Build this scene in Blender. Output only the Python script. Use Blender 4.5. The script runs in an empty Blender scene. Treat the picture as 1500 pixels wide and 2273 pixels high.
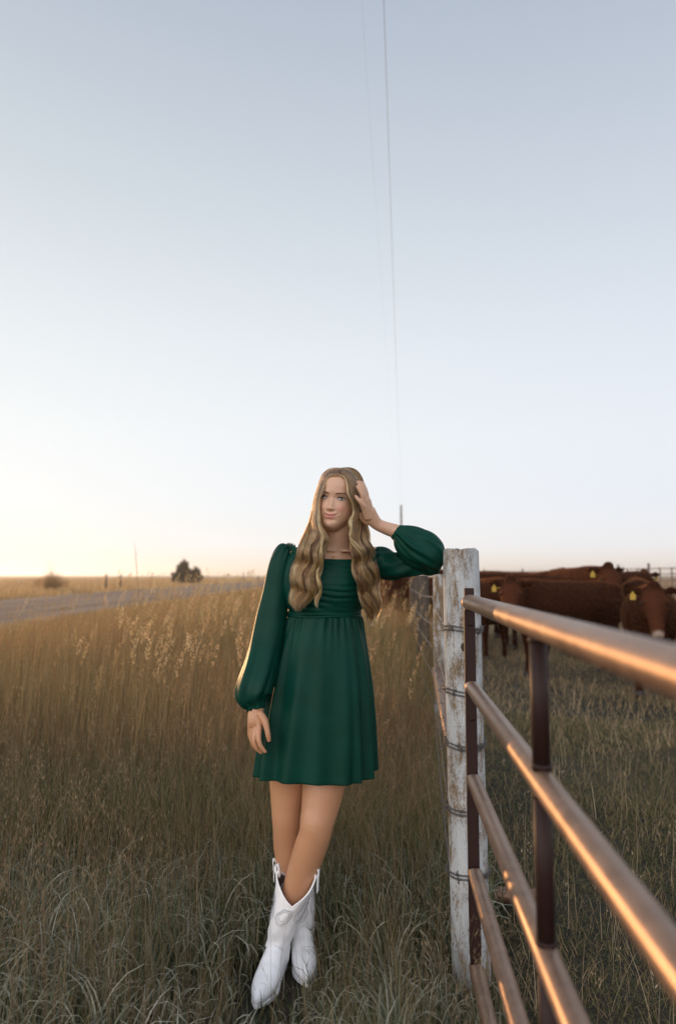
import bpy, bmesh, math, random, os
import numpy as np
from mathutils import Vector, Matrix, Quaternion, noise as mn
R = math.radians
random.seed(7); rng = np.random.default_rng(7)
S = bpy.context.scene
COL = S.collection

# ---------------------------------------------------------------- camera
CAM_H = 1.33
F = 1500.0                      # focal length in pixels of the 1500x2273 photograph
TH = math.atan(140.5 / F)       # camera looks a little above the horizon
cam = bpy.data.cameras.new('camera'); co = bpy.data.objects.new('camera', cam); COL.objects.link(co)
co.location = (0, 0, CAM_H); co.rotation_euler = (R(90) + TH, 0, 0)
cam.sensor_fit = 'HORIZONTAL'; cam.sensor_width = 24; cam.lens = 24
cam.clip_start = 0.05; cam.clip_end = 6000
cam.dof.use_dof = True; cam.dof.focus_distance = 2.42; cam.dof.aperture_fstop = 2.0
S.camera = co

# ---------------------------------------------------------------- sky and sun
SUN_AZ = R(-32)                 # left of the view direction (+Y), behind the woman
SUN_EL = R(3.2)
w = bpy.data.worlds.new('World'); S.world = w; w.use_nodes = True
nt = w.node_tree; nt.nodes.clear()
out = nt.nodes.new('ShaderNodeOutputWorld'); bg = nt.nodes.new('ShaderNodeBackground')
sky = nt.nodes.new('ShaderNodeTexSky'); sky.sky_type = 'NISHITA'; sky.sun_disc = False
sky.sun_elevation = R(6.0); sky.sun_rotation = SUN_AZ; sky.air_density = 1.0
sky.dust_density = 1.0; sky.ozone_density = 2.0; sky.altitude = 300
def wn(t, **k):
    n = nt.nodes.new(t)
    for a_, v_ in k.items(): setattr(n, a_, v_)
    return n
def wmix(fac, a, b, mode='MIX', clamp=False):
    x = wn('ShaderNodeMix', data_type='RGBA', blend_type=mode, clamp_result=clamp)
    for i_, v_ in ((0, fac), (6, a), (7, b)):
        if hasattr(v_, 'node'): nt.links.new(v_, x.inputs[i_])
        else: x.inputs[i_].default_value = v_
    return x.outputs[2]
tc = wn('ShaderNodeTexCoord'); sx = wn('ShaderNodeSeparateXYZ'); nt.links.new(tc.outputs['Generated'], sx.inputs[0])
rp = wn('ShaderNodeValToRGB'); nt.links.new(sx.outputs[2], rp.inputs[0]); cr = rp.color_ramp
stops = [(0.0, (.86, .70, .55)), (.012, (.94, .84, .73)), (.04, (.93, .92, .90)), (.10, (.885, .92, .945)), (.20, (.865, .91, .945)),
         (.32, (.79, .845, .895)), (.50, (.625, .69, .755)), (.60, (.535, .60, .68)), (.70, (.445, .51, .61)), (1.0, (.33, .41, .54))]
cr.elements[0].position = 0; cr.elements[0].color = (*stops[0][1], 1); cr.elements[1].position = 1; cr.elements[1].color = (*stops[-1][1], 1)
for p_, c_ in stops[1:-1]: cr.elements.new(p_).color = (*c_, 1)
# side of the sky away from the sun (behind the camera): raised as fill on the woman's front, most at left
mb_ = wn('ShaderNodeMapRange'); nt.links.new(sx.outputs[1], mb_.inputs[0]); mb_.inputs[1].default_value = .32; mb_.inputs[2].default_value = -.35
lf = wn('ShaderNodeMapRange'); nt.links.new(sx.outputs[0], lf.inputs[0]); lf.inputs[1].default_value = -.9; lf.inputs[2].default_value = .9; lf.inputs[3].default_value = 1.0; lf.inputs[4].default_value = 0.0
back = wmix(1.0, rp.outputs[0], wmix(lf.outputs[0], (1.25, 1.22, 1.25, 1), (2.9, 2.6, 2.45, 1)), 'MULTIPLY')
lo = wn('ShaderNodeMapRange', interpolation_type='SMOOTHSTEP'); nt.links.new(sx.outputs[2], lo.inputs[0]); lo.inputs[1].default_value = .30; lo.inputs[2].default_value = .80
back = wmix(1.0, back, wmix(lo.outputs[0], (1.38, 1.34, 1.30, 1), (.85, .87, .90, 1)), 'MULTIPLY')
base = wmix(mb_.outputs[0], rp.outputs[0], back)
# warm glow round the low sun
vd = wn('ShaderNodeVectorMath', operation='DOT_PRODUCT'); nt.links.new(tc.outputs['Generated'], vd.inputs[0])
vd.inputs[1].default_value = (math.sin(SUN_AZ), math.cos(SUN_AZ), .0)
mg = wn('ShaderNodeMapRange', interpolation_type='SMOOTHSTEP'); nt.links.new(vd.outputs['Value'], mg.inputs[0]); mg.inputs[1].default_value = .93; mg.inputs[2].default_value = 1.0
zz_ = wn('ShaderNodeMapRange', interpolation_type='SMOOTHSTEP'); nt.links.new(sx.outputs[2], zz_.inputs[0]); zz_.inputs[1].default_value = .10; zz_.inputs[2].default_value = 0.0
mm = wn('ShaderNodeMath', operation='MULTIPLY'); nt.links.new(mg.outputs[0], mm.inputs[0]); nt.links.new(zz_.outputs[0], mm.inputs[1])
glow = wmix(mm.outputs[0], base, (.92, .90, .86, 1))
nis = wmix(1.0, sky.outputs[0], (.03, .03, .03, 1), 'MULTIPLY', True)
# a touch paler toward the sun side, a touch deeper away from it
tl = wn('ShaderNodeMapRange'); nt.links.new(sx.outputs[0], tl.inputs[0]); tl.inputs[1].default_value = -.45; tl.inputs[2].default_value = .45
glow = wmix(1.0, glow, wmix(tl.outputs[0], (1.05, 1.035, 1.01, 1), (.955, .955, .985, 1)), 'MULTIPLY')
fin = wmix(.04, glow, nis, 'ADD')
nt.links.new(fin, bg.inputs[0]); nt.links.new(bg.outputs[0], out.inputs[0])
bg.inputs[1].default_value = 1.0
sun = bpy.data.lights.new('sun', 'SUN'); so = bpy.data.objects.new('sun', sun); COL.objects.link(so)
sun.energy = 2.6; sun.angle = R(0.6); sun.color = (1.0, 0.55, 0.24)
sd = Vector((math.sin(SUN_AZ) * math.cos(SUN_EL), math.cos(SUN_AZ) * math.cos(SUN_EL), math.sin(SUN_EL)))
so.rotation_euler = sd.to_track_quat('Z', 'Y').to_euler()
S.view_settings.view_transform = 'Standard'; S.view_settings.look = 'None'
S.view_settings.gamma = 1; S.view_settings.exposure = 0.0
S.cycles.use_denoising = True
S.cycles.max_bounces = 8; S.cycles.transparent_max_bounces = 16
S.cycles.sample_clamp_indirect = 4.0

# ---------------------------------------------------------------- helpers
def unproj(px, py, d):
    """point of the place seen at photo pixel (px,py) at ground distance d"""
    u, v = (px - 750) / F, (1136.5 - py) / F
    yy, zz = math.cos(TH) - math.sin(TH) * v, math.sin(TH) + math.cos(TH) * v
    t = d / yy
    return Vector((u * t, d, CAM_H + zz * t))
W = unproj

def put(name, me, mat=None, parent=None):
    o = bpy.data.objects.new(name, me); COL.objects.link(o)
    if mat is not None:
        me.materials.clear(); me.materials.append(mat)
    if parent is not None: o.parent = parent
    return o
def empty(name, loc=(0, 0, 0), rz=0):
    o = bpy.data.objects.new(name, None); COL.objects.link(o)
    o.location = loc; o.rotation_euler = (0, 0, rz); o.empty_display_size = .1
    return o
def tag(o, label=None, cat=None, group=None, kind=None):
    if label: o['label'] = label
    if cat: o['category'] = cat
    if group: o['group'] = group
    if kind: o['kind'] = kind
    return o
def np_mesh(name, verts, faces, smooth=True):
    """verts (n,3) array, faces (m,k) array with k constant"""
    me = bpy.data.meshes.new(name)
    verts = np.asarray(verts, np.float32); faces = np.asarray(faces, np.int32)
    k = faces.shape[1]
    me.vertices.add(len(verts)); me.vertices.foreach_set('co', verts.ravel())
    me.loops.add(faces.size); me.loops.foreach_set('vertex_index', faces.ravel())
    me.polygons.add(len(faces))
    me.polygons.foreach_set('loop_start', np.arange(0, faces.size, k, dtype=np.int32))
    me.polygons.foreach_set('loop_total', np.full(len(faces), k, np.int32))
    me.update(calc_edges=True)
    me.validate()
    me.polygons.foreach_set('use_smooth', np.full(len(me.polygons), smooth))
    return me
class MB:
    """collects quads/tris into one mesh"""
    def __init__(s): s.v = []; s.f = []
    def add(s, vs, fs):
        b = len(s.v); s.v.extend([tuple(x) for x in vs]); s.f.extend([tuple(i + b for i in f) for f in fs])
        return s
    def mesh(s, name='m', smooth=True):
        me = bpy.data.meshes.new(name); me.from_pydata(s.v, [], s.f); me.update()
        me.polygons.foreach_set('use_smooth', [smooth] * len(me.polygons))
        return me
    def rings(s, rings, cap0=True, cap1=True, closed=True):
        n = len(rings[0]); vs = [p for r in rings for p in r]; fs = []
        for i in range(len(rings) - 1):
            for j in range(n if closed else n - 1):
                k = (j + 1) % n
                fs.append((i * n + j, i * n + k, (i + 1) * n + k, (i + 1) * n + j))
        if closed and cap0:
            c = sum((Vector(p) for p in rings[0]), Vector()) / n; vs.append(c); a = len(vs) - 1
            fs += [(a, (j + 1) % n, j) for j in range(n)]
        if closed and cap1:
            c = sum((Vector(p) for p in rings[-1]), Vector()) / n; vs.append(c); a = len(vs) - 1; m = (len(rings) - 1) * n
            fs += [(a, m + j, m + (j + 1) % n) for j in range(n)]
        return s.add(vs, fs)
    def tube(s, pts, rad, n=10, up=None, caps=True):
        pts = [Vector(p) for p in pts]
        if not hasattr(rad, '__len__'): rad = [rad] * len(pts)
        s.rings(tube_rings(pts, [(r, r) if not hasattr(r, '__len__') else r for r in rad], n, up), caps, caps)
        return s
    def box(s, c, h, rot=None):
        c = Vector(c); vs = []
        for x in (-1, 1):
            for y in (-1, 1):
                for z in (-1, 1):
                    p = Vector((x * h[0], y * h[1], z * h[2]))
                    if rot is not None: p = rot @ p
                    vs.append(c + p)
        s.add(vs, [(0, 1, 3, 2), (4, 6, 7, 5), (0, 4, 5, 1), (2, 3, 7, 6), (0, 2, 6, 4), (1, 5, 7, 3)])
        return s
def tube_rings(pts, rad, n=12, up=None):
    """rings along a path; rad = (ra, rb): ra across 'side', rb along 'up'"""
    rings = []; prev = None
    for i, p in enumerate(pts):
        a = pts[max(i - 1, 0)]; b = pts[min(i + 1, len(pts) - 1)]
        t = (b - a)
        t = t.normalized() if t.length > 1e-9 else Vector((0, 0, 1))
        if up is not None:
            u = Vector(up); side = t.cross(u).normalized(); uu = side.cross(t).normalized()
        else:
            if prev is None:
                u = Vector((0, 0, 1)) if abs(t.z) < .9 else Vector((0, 1, 0))
            else: u = prev
            side = t.cross(u)
            if side.length < 1e-6: side = t.orthogonal()
            side.normalize(); uu = side.cross(t).normalized(); prev = uu
        ra, rb = rad[i]
        rings.append([p + side * (ra * math.cos(2 * math.pi * k / n)) + uu * (rb * math.sin(2 * math.pi * k / n)) for k in range(n)])
    return rings
def spline(pts, n):
    """Catmull-Rom through tuples of any length, n samples"""
    P = np.array([list(p) for p in pts], float); m = len(P)
    d = np.r_[0, np.cumsum(np.maximum(np.linalg.norm(np.diff(P[:, :3], axis=0), axis=1), 1e-6))]
    E = np.vstack([2 * P[0] - P[1], P, 2 * P[-1] - P[-2]])
    outp = []
    for s_ in np.linspace(0, d[-1], n):
        i = min(max(np.searchsorted(d, s_, side='right') - 1, 0), m - 2)
        t = (s_ - d[i]) / (d[i + 1] - d[i]); p0, p1, p2, p3 = E[i], E[i + 1], E[i + 2], E[i + 3]
        outp.append(.5 * ((2 * p1) + (-p0 + p2) * t + (2 * p0 - 5 * p1 + 4 * p2 - p3) * t * t + (-p0 + 3 * p1 - 3 * p2 + p3) * t ** 3))
    return np.array(outp)
def limb(mb, keys, n=20, seg=24, up=None):
    """keys: (point, ra, rb); smooth tapered limb"""
    K = [list(k[0]) + [k[1], k[2] if len(k) > 2 else k[1]] for k in keys]
    Q = spline(K, seg)
    pts = [Vector(q[:3]) for q in Q]; rad = [(q[3], q[4]) for q in Q]
    # rounded ends
    mb.rings(tube_rings(pts, rad, n, up))
    for e, r in ((pts[0], rad[0]), (pts[-1], rad[-1])): ball(mb, e, min(r) * .98, 12)
def ball(mb, c, r, n=12, sc=(1, 1, 1), rot=None):
    c = Vector(c); rings = []
    for i in range(1, n):
        a = math.pi * i / n; ring = []
        for j in range(2 * n):
            b = math.pi * j / n
            p = Vector((math.sin(a) * math.cos(b) * r * sc[0], math.sin(a) * math.sin(b) * r * sc[1], math.cos(a) * r * sc[2]))
            ring.append(c + (rot @ p if rot is not None else p))
        rings.append(ring[::-1])
    mb.rings(rings)
def remeshed(me, voxel, smooth=4, factor=.5, decimate=None):
    """one continuous skin over everything in me"""
    o = bpy.data.objects.new('tmp', me); COL.objects.link(o)
    m = o.modifiers.new('r', 'REMESH'); m.mode = 'VOXEL'; m.voxel_size = voxel; m.use_smooth_shade = True
    if smooth:
        m2 = o.modifiers.new('s', 'SMOOTH'); m2.iterations = smooth; m2.factor = factor
    dg = bpy.context.evaluated_depsgraph_get(); dg.update()
    new = bpy.data.meshes.new_from_object(o.evaluated_get(dg))
    bpy.data.objects.remove(o)
    new.polygons.foreach_set('use_smooth', [True] * len(new.polygons)); new.update()
    return new
def vcol(me, name, arr):
    """per-vertex colour (n,3)"""
    a = me.color_attributes.new(name, 'FLOAT_COLOR', 'POINT')
    c = np.ones((len(me.vertices), 4), np.float32); c[:, :3] = arr
    a.data.foreach_set('color', c.ravel())
def coords(me):
    a = np.empty(len(me.vertices) * 3, np.float32); me.vertices.foreach_get('co', a); return a.reshape(-1, 3)
def setco(me, a):
    me.vertices.foreach_set('co', np.asarray(a, np.float32).ravel()); me.update()

# ---- materials
def mat(name, col, rough=.6, metal=0.0, spec=None, **kw):
    m = bpy.data.materials.new(name); m.use_nodes = True
    b = m.node_tree.nodes['Principled BSDF']
    b.inputs['Base Color'].default_value = (*col, 1); b.inputs['Roughness'].default_value = rough
    b.inputs['Metallic'].default_value = metal
    if spec is not None: b.inputs['Specular IOR Level'].default_value = spec
    for k, v in kw.items(): b.inputs[k.replace('_', ' ')].default_value = v
    return m
def nd(m, t, **kw):
    n = m.node_tree.nodes.new(t)
    for k, v in kw.items():
        if k in n.inputs: n.inputs[k].default_value = v
        else: setattr(n, k, v)
    return n
def lk(m, a, b): m.node_tree.links.new(a, b)
def bsdf(m): return m.node_tree.nodes['Principled BSDF']
def ramp(m, fac, stops, interp='LINEAR'):
    r = nd(m, 'ShaderNodeValToRGB'); cr = r.color_ramp; cr.interpolation = interp
    cr.elements[0].position = stops[0][0]; cr.elements[0].color = (*stops[0][1], 1)
    cr.elements[1].position = stops[-1][0]; cr.elements[1].color = (*stops[-1][1], 1)
    for p, c in stops[1:-1]:
        e = cr.elements.new(p); e.color = (*c, 1)
    lk(m, fac, r.inputs[0]); return r.outputs[0]
def texco(m, scale=(1, 1, 1), out='Object'):
    t = nd(m, 'ShaderNodeTexCoord'); mp = nd(m, 'ShaderNodeMapping'); mp.inputs['Scale'].default_value = scale
    lk(m, t.outputs[out], mp.inputs[0]); return mp.outputs[0]
def noise_tex(m, vec, scale, detail=4, rough=.6, dist=0):
    n = nd(m, 'ShaderNodeTexNoise'); n.inputs['Scale'].default_value = scale; n.inputs['Detail'].default_value = detail
    n.inputs['Roughness'].default_value = rough; n.inputs['Distortion'].default_value = dist
    lk(m, vec, n.inputs['Vector']); return n.outputs['Fac']
def mixc(m, fac, a, b, mode='MIX'):
    x = nd(m, 'ShaderNodeMix'); x.data_type = 'RGBA'; x.blend_type = mode
    for sock, v in ((0, fac), (6, a), (7, b)):
        if hasattr(v, 'is_linked') or hasattr(v, 'node'): lk(m, v, x.inputs[sock])
        else: x.inputs[sock].default_value = v if not isinstance(v, tuple) else (*v, 1)
    return x.outputs[2]
def bump(m, h, strength=.3, dist=.01):
    b = nd(m, 'ShaderNodeBump'); b.inputs['Strength'].default_value = strength; b.inputs['Distance'].default_value = dist
    lk(m, h, b.inputs['Height']); lk(m, b.outputs[0], bsdf(m).inputs['Normal']); return b
QUICK = os.environ.get('QUICK', '')
# ---------------------------------------------------------------- ground, road
ROAD_X0, ROAD_X1 = -9.2, -17.8
def hgt(x, y):
    """gentle relief; works on arrays"""
    x = np.asarray(x, float); y = np.asarray(y, float)
    h = .03 * np.sin(x * 1.3 + 1) * np.cos(y * .9) + .02 * np.sin(x * 3.1 + y * 2.3)
    near = np.clip((np.hypot(x, y) - 1.5) / 3, 0, 1)
    r = np.clip(1 - np.abs((x - (ROAD_X0 + ROAD_X1) / 2)) / 6.5, 0, 1)
    return h * near * (1 - r) - .0
gm = mat('soil_thatch', (.05, .04, .025), .95)
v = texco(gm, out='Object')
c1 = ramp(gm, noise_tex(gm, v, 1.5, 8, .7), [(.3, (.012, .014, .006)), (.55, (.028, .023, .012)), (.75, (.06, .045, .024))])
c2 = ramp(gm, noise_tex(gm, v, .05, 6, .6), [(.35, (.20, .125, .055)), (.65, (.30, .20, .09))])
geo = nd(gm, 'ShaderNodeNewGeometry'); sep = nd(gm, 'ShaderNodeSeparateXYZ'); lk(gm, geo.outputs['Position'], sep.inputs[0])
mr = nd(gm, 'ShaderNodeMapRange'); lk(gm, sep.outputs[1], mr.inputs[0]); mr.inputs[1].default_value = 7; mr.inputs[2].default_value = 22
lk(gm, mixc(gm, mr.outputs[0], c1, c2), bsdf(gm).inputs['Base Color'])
bump(gm, noise_tex(gm, v, 14, 6, .8), .8, .03)
xs = np.concatenate([-np.geomspace(1300, 12, 26), np.linspace(-11, 11, 89), np.geomspace(12, 1300, 26)])
ys = np.concatenate([[-60, -20, -8, -3], np.linspace(-1, 22, 93), np.geomspace(24, 1300, 34)])
X, Y = np.meshgrid(xs, ys, indexing='ij'); Z = hgt(X, Y)
V = np.stack([X, Y, Z], -1).reshape(-1, 3); ny = len(ys)
I = np.arange(len(xs) - 1)[:, None] * ny + np.arange(ny - 1)[None, :]
Fq = np.stack([I, I + ny, I + ny + 1, I + 1], -1).reshape(-1, 4)
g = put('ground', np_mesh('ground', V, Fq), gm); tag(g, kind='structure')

rm = mat('gravel', (.3, .25, .2), 1.0, 0, 0.0)
v = texco(rm, out='Object'); vl = texco(rm, (1, .06, 1))
c = ramp(rm, noise_tex(rm, v, 40, 5, .8), [(.3, (.16, .115, .082)), (.7, (.34, .25, .185))])
c = mixc(rm, .5, c, ramp(rm, noise_tex(rm, vl, 1.1, 4, .6), [(.35, (.18, .13, .095)), (.65, (.40, .30, .22))]))
lk(rm, c, bsdf(rm).inputs['Base Color']); bump(rm, noise_tex(rm, v, 60, 4, .8), .5, .01)
ry = np.concatenate([np.linspace(-40, 60, 201), np.geomspace(62, 1290, 60)])
fx = np.array([0, .02, .25, .5, .75, .98, 1.0]); fz = np.array([-.05, .03, .07, .10, .07, .03, -.05])
V = []
for y in ry:
    a = ROAD_X0 + .35 * math.sin(y * .31) + .2 * math.sin(y * 1.1); b = ROAD_X1 + .4 * math.sin(y * .17 + 2)
    for q, z in zip(fx, fz): V.append((a + (b - a) * q, y, z))
n = len(fx); I = np.arange(len(ry) - 1)[:, None] * n + np.arange(n - 1)[None, :]
rd = put('road', np_mesh('road', V, np.stack([I, I + 1, I + n + 1, I + n], -1).reshape(-1, 4)), rm); tag(rd, kind='structure')

# ---------------------------------------------------------------- posts, wires
def post_mat(name, paint=.62, white=(.47, .50, .51), wood=(.15, .10, .05)):
    m = mat(name, white, .85)
    v = texco(m, (1, 1, .10)); v2 = texco(m, (1, 1, .36))
    streak = noise_tex(m, v, 55, 6, .7); patch = noise_tex(m, v2, 9, 7, .78, .3); fine = noise_tex(m, texco(m), 160, 3, .7)
    mth = nd(m, 'ShaderNodeMath', operation='MULTIPLY_ADD'); lk(m, streak, mth.inputs[0]); mth.inputs[1].default_value = .45; lk(m, patch, mth.inputs[2])
    mth2 = nd(m, 'ShaderNodeMath', operation='MULTIPLY_ADD'); lk(m, fine, mth2.inputs[0]); mth2.inputs[1].default_value = .25; lk(m, mth.outputs[0], mth2.inputs[2])
    wd = ramp(m, streak, [(.3, tuple(x * .35 for x in wood)), (.55, wood), (.75, (wood[0] * 1.5, wood[1] * 1.45, wood[2] * 1.3))])
    pt = ramp(m, streak, [(.3, tuple(x * .72 for x in white)), (.6, white)])
    f = ramp(m, mth2.outputs[0], [(paint + .18, (0, 0, 0)), (paint + .34, (1, 1, 1))])
    lk(m, mixc(m, f, pt, wd), bsdf(m).inputs['Base Color']); bump(m, mth2.outputs[0], .7, .006)
    return m
def make_post(x, y, h, r, m, label, tilt=0, group=None, seed=0, square=False):
    rs = random.Random(seed); n = 40; rings = []
    ph = [rs.uniform(0, 6.28) for _ in range(6)]
    zs = list(np.linspace(-.25, h - .012, 50)) + [h - .004, h]
    for k, z in enumerate(zs):
        ring = []
        for j in range(n):
            a = 2 * math.pi * j / n
            rr = r * (1 + .008 * math.sin(3 * a + ph[0]) + .006 * math.sin(5 * a + ph[1] + z * 2) + .012 * math.sin(9 * a + ph[2]) + .01 * math.sin(z * 9 + ph[3]))
            rr *= 1 - .03 * z / h
            if square:
                q = max(abs(math.cos(a + .3)), abs(math.sin(a + .3))); rr = rr / q * .87 if q > .75 else rr * 1.12
            if k >= len(zs) - 2: rr *= (.985, .93)[k - len(zs) + 2]
            dz = 0
            if k >= len(zs) - 2: dz = .003 * math.sin(7 * a + ph[4]) * math.sin(3 * a) + .002 * rs.uniform(-1, 1)
            ring.append(Vector((math.cos(a) * rr + tilt * z, math.sin(a) * rr, z + dz)))
        rings.append(ring)
    mb = MB().rings(rings, True, True)
    o = put('fence_post', mb.mesh(), m); o.location = (x, y, 0)
    tag(o, label, 'fence post', group)
    return o
PX, PY, PR = 0.4385, 2.36, .0640
pm = post_mat('peeling_white_paint')
big_post = make_post(PX, PY, 1.420, PR, pm, 'thick round corner post in peeling white paint that the woman leans her elbow on', tilt=-.008, seed=3)
mk = MB()   # knot in the wood
ball(mk, (PX - .012, PY - PR + .004, 1.09), .0155, 10, (1, .35, 1.2)); 
kn = put('knot', remeshed(mk.mesh(), .003, 2), mat('dark_knot', (.04, .025, .015), .9)); kn.parent = big_post; kn.matrix_parent_inverse = Matrix.Translation(big_post.location).inverted()
P2X, P2Y = 0.80, 5.25
pm2 = post_mat('worn_white_paint', .55)
post2 = make_post(P2X, P2Y, 1.335, .068, pm2, 'second round fence post with worn white paint just behind the corner post', seed=5)
pmd = post_mat('weathered_grey_wood', .30, (.16, .14, .12), (.07, .055, .04))
G_LINE = 'weathered line posts of the wire fence'
line_posts = []
lp = [(1.02, 8.2, 1.33, .085, 'dark square-cut fence post beyond the white ones, nearest of the wooden line posts'),
      (1.18, 10.6, 1.28, .05, 'thin grey line post of the wire fence just beyond the dark square-cut one'),
      (1.62, 14.2, 1.30, .055, 'third weathered line post along the receding wire fence'),
      (2.10, 19.0, 1.28, .055, 'fourth weathered line post along the receding wire fence'),
      (2.75, 25.5, 1.30, .055, 'farthest weathered line post along the receding wire fence')]
for k, (x, y, h, r, lab) in enumerate(lp):
    line_posts.append(make_post(x, y, h, r, pmd, lab, tilt=random.uniform(-.02, .02), group=G_LINE, seed=20 + k, square=(k == 0)))
wm = mat('weathered_wire', (.16, .15, .14), .55, .8)
def twisted(mb, pts, r=.0012, pitch=.045, off=.0021, n=5, barbs=.13):
    """two strands twisted round each other with barbs"""
    P = [Vector(p) for p in pts]; A, B = [], []; s = 0
    for i, p in enumerate(P):
        t = (P[min(i + 1, len(P) - 1)] - P[max(i - 1, 0)]).normalized(); a = t.orthogonal().normalized() if abs(t.z) > .95 else t.cross(Vector((0, 0, 1))).normalized(); b = t.cross(a)
        if i: s += (p - P[i - 1]).length
        ph = s / pitch * 2 * math.pi
        o = (a * math.cos(ph) + b * math.sin(ph)) * off; A.append(p + o); B.append(p - o)
    mb.tube(A, r, n); mb.tube(B, r, n)
    s = 0; nxt = barbs * .3
    for i in range(1, len(P)):
        s += (P[i] - P[i - 1]).length
        if s > nxt:
            nxt += barbs * random.uniform(.8, 1.2); t = (P[i] - P[i - 1]).normalized()
            for q in range(4):
                d = Vector((random.uniform(-1, 1), random.uniform(-1, 1), random.uniform(-1, 1))); d = (d - t * d.dot(t)).normalized() + t * random.uniform(-.4, .4)
                mb.tube([P[i] + t * (q - 1.5) * .002, P[i] + d * .016 + t * (q - 1.5) * .002], [r, r * .4], 4)
            coil = [P[i] + t * (u / 12 - .5) * .012 + (t.orthogonal().normalized() * math.cos(u * 1.7) + t.cross(t.orthogonal().normalized()) * math.sin(u * 1.7)) * (off + r) for u in range(13)]
            mb.tube(coil, r * .8, 4)
WZ = [1.148, .937, .763, .554, .349]
names5 = ['topmost strand', 'second strand from the top', 'middle strand', 'fourth strand from the top', 'lowest strand']
for k, z in enumerate(WZ):
    mb = MB(); rs = random.Random(90 + k)
    # two and a half turns round the corner post
    loop = []
    turns = 2.6
    for i in range(int(150 * turns / 2.6)):
        a = -math.pi * .5 + i / 150 * turns * 2 * math.pi
        zz = z + .007 * math.sin(i / 150 * turns * 2.2) + .004 * math.sin(a * 2 + k)
        loop.append((PX - .008 * z + math.cos(a) * (PR * 1.02 + .0035), PY + math.sin(a) * (PR * 1.02 + .0035), zz))
    twisted(mb, loop, .0014, .03, .0028, 5, .09)
    # run along the fence line
    run = []
    stops = [(PX - .062, PY + .03, z)] + [(P2X - .074, P2Y, z + .02)] + [(x - r - .003, y, z + rs.uniform(-.02, .05)) for x, y, h, r, l in lp]
    for a, b in zip(stops[:-1], stops[1:]):
        L = math.dist(a, b); m_ = max(8, int(L / .05))
        if L > 3.2: m_ = int(L / .25)
        for i in range(m_):
            t = i / m_; sag = -.03 * 4 * t * (1 - t) * (L / 4)
            run.append((a[0] + (b[0] - a[0]) * t, a[1] + (b[1] - a[1]) * t, a[2] + (b[2] - a[2]) * t + sag))
    run.append(stops[-1])
    twisted(mb, run, .0016, .16, .0022, 4, .35)
    o = put('barbed_wire', mb.mesh(), wm)
    tag(o, f'rusty barbed wire wrapped round the corner post, {names5[k]}', 'barbed wire', 'barbed wire strands of the fence')
# rusty brace pipe between the two white posts
rust = mat('rust_brown_pipe', (.20, .11, .07), .45, .55)
mb = MB(); mb.tube([(P2X - .058, P2Y - .055, .615), (PX - .01, PY + .065, .60)], .030, 20)
o = put('brace_pipe', mb.mesh(), rust); tag(o, 'brown brace pipe running between the two white fence posts', 'pipe')
mb = MB(); a = Vector((.50, 2.86, .055)); b = Vector((.80, 2.80, .06))
mb.tube([a, b], .030, 18); mb.tube([b, b + (b - a).normalized() * .012], .035, 18)
o = put('ground_pipe', mb.mesh(), rust); tag(o, 'short brown pipe lying low in the grass right of the corner post', 'pipe')

# ---------------------------------------------------------------- tubular gate
galv = mat('satin_brown_enamel', (.24, .175, .145), .30, .62)
bsdf(galv).inputs['Coat Weight'].default_value = .0
v = texco(galv); bump(galv, noise_tex(galv, v, 26, 6, .7), .10, .002)
n1 = ramp(galv, noise_tex(galv, v, 18, 6, .75), [(.35, (.20, .125, .085)), (.62, (.29, .19, .135))])
lk(galv, n1, bsdf(galv).inputs['Base Color'])
n2 = ramp(galv, noise_tex(galv, v, 9, 3, .6), [(.3, (.36, .36, .36)), (.7, (.50, .50, .50))]); lk(galv, n2, bsdf(galv).inputs['Roughness'])
upr = mat('dark_brown_upright', (.022, .009, .007), .55, .0, .25)
gate = empty('tubular_gate', (0.402, 2.10, 0))
tag(gate, 'brown tubular metal gate with five round rails running toward the camera', 'gate')
GA = Vector((0.407, 2.11)); GD = Vector((-.0752, -1)).normalized()
def gp(s, z): return Vector((GA.x + GD.x * s, GA.y + GD.y * s, z))
def gput(name, mb, m, smooth=True):
    o = put(name, mb.mesh(smooth=smooth), m, gate); o.matrix_parent_inverse = Matrix.Translation(gate.location).inverted(); return o
RZ = [1.247, .9925, .720, .4507, .1825]; RR = [.0236, .0212, .0212, .0212, .0212]
for k, (z, r) in enumerate(zip(RZ, RR)):
    # coped (pointed) end welded on the face of the upright
    n = 28; rings = []
    for i, s in enumerate([0, .006, .02, .05, .09, .13] + list(np.linspace(.2, 4.2, 24))):
        ring = []
        for j in range(n):
            a = 2 * math.pi * j / n
            sv = s
            if i < 4: sv = s + (.030 * abs(math.sin(a)) ** .8 * (-1) + .012) * (1 - i / 4) * -1 if k else s
            side = Vector((-GD.y, GD.x, 0))
            rr = r * (1.0 if k or s > .045 else 1.12)
            ring.append(gp(sv + .012, z) + side * (math.cos(a) * rr) + Vector((0, 0, math.sin(a) * rr * (.97 if i > 4 else .9))))
        rings.append(ring)
    o = gput('rail', MB().rings(rings), galv)
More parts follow.
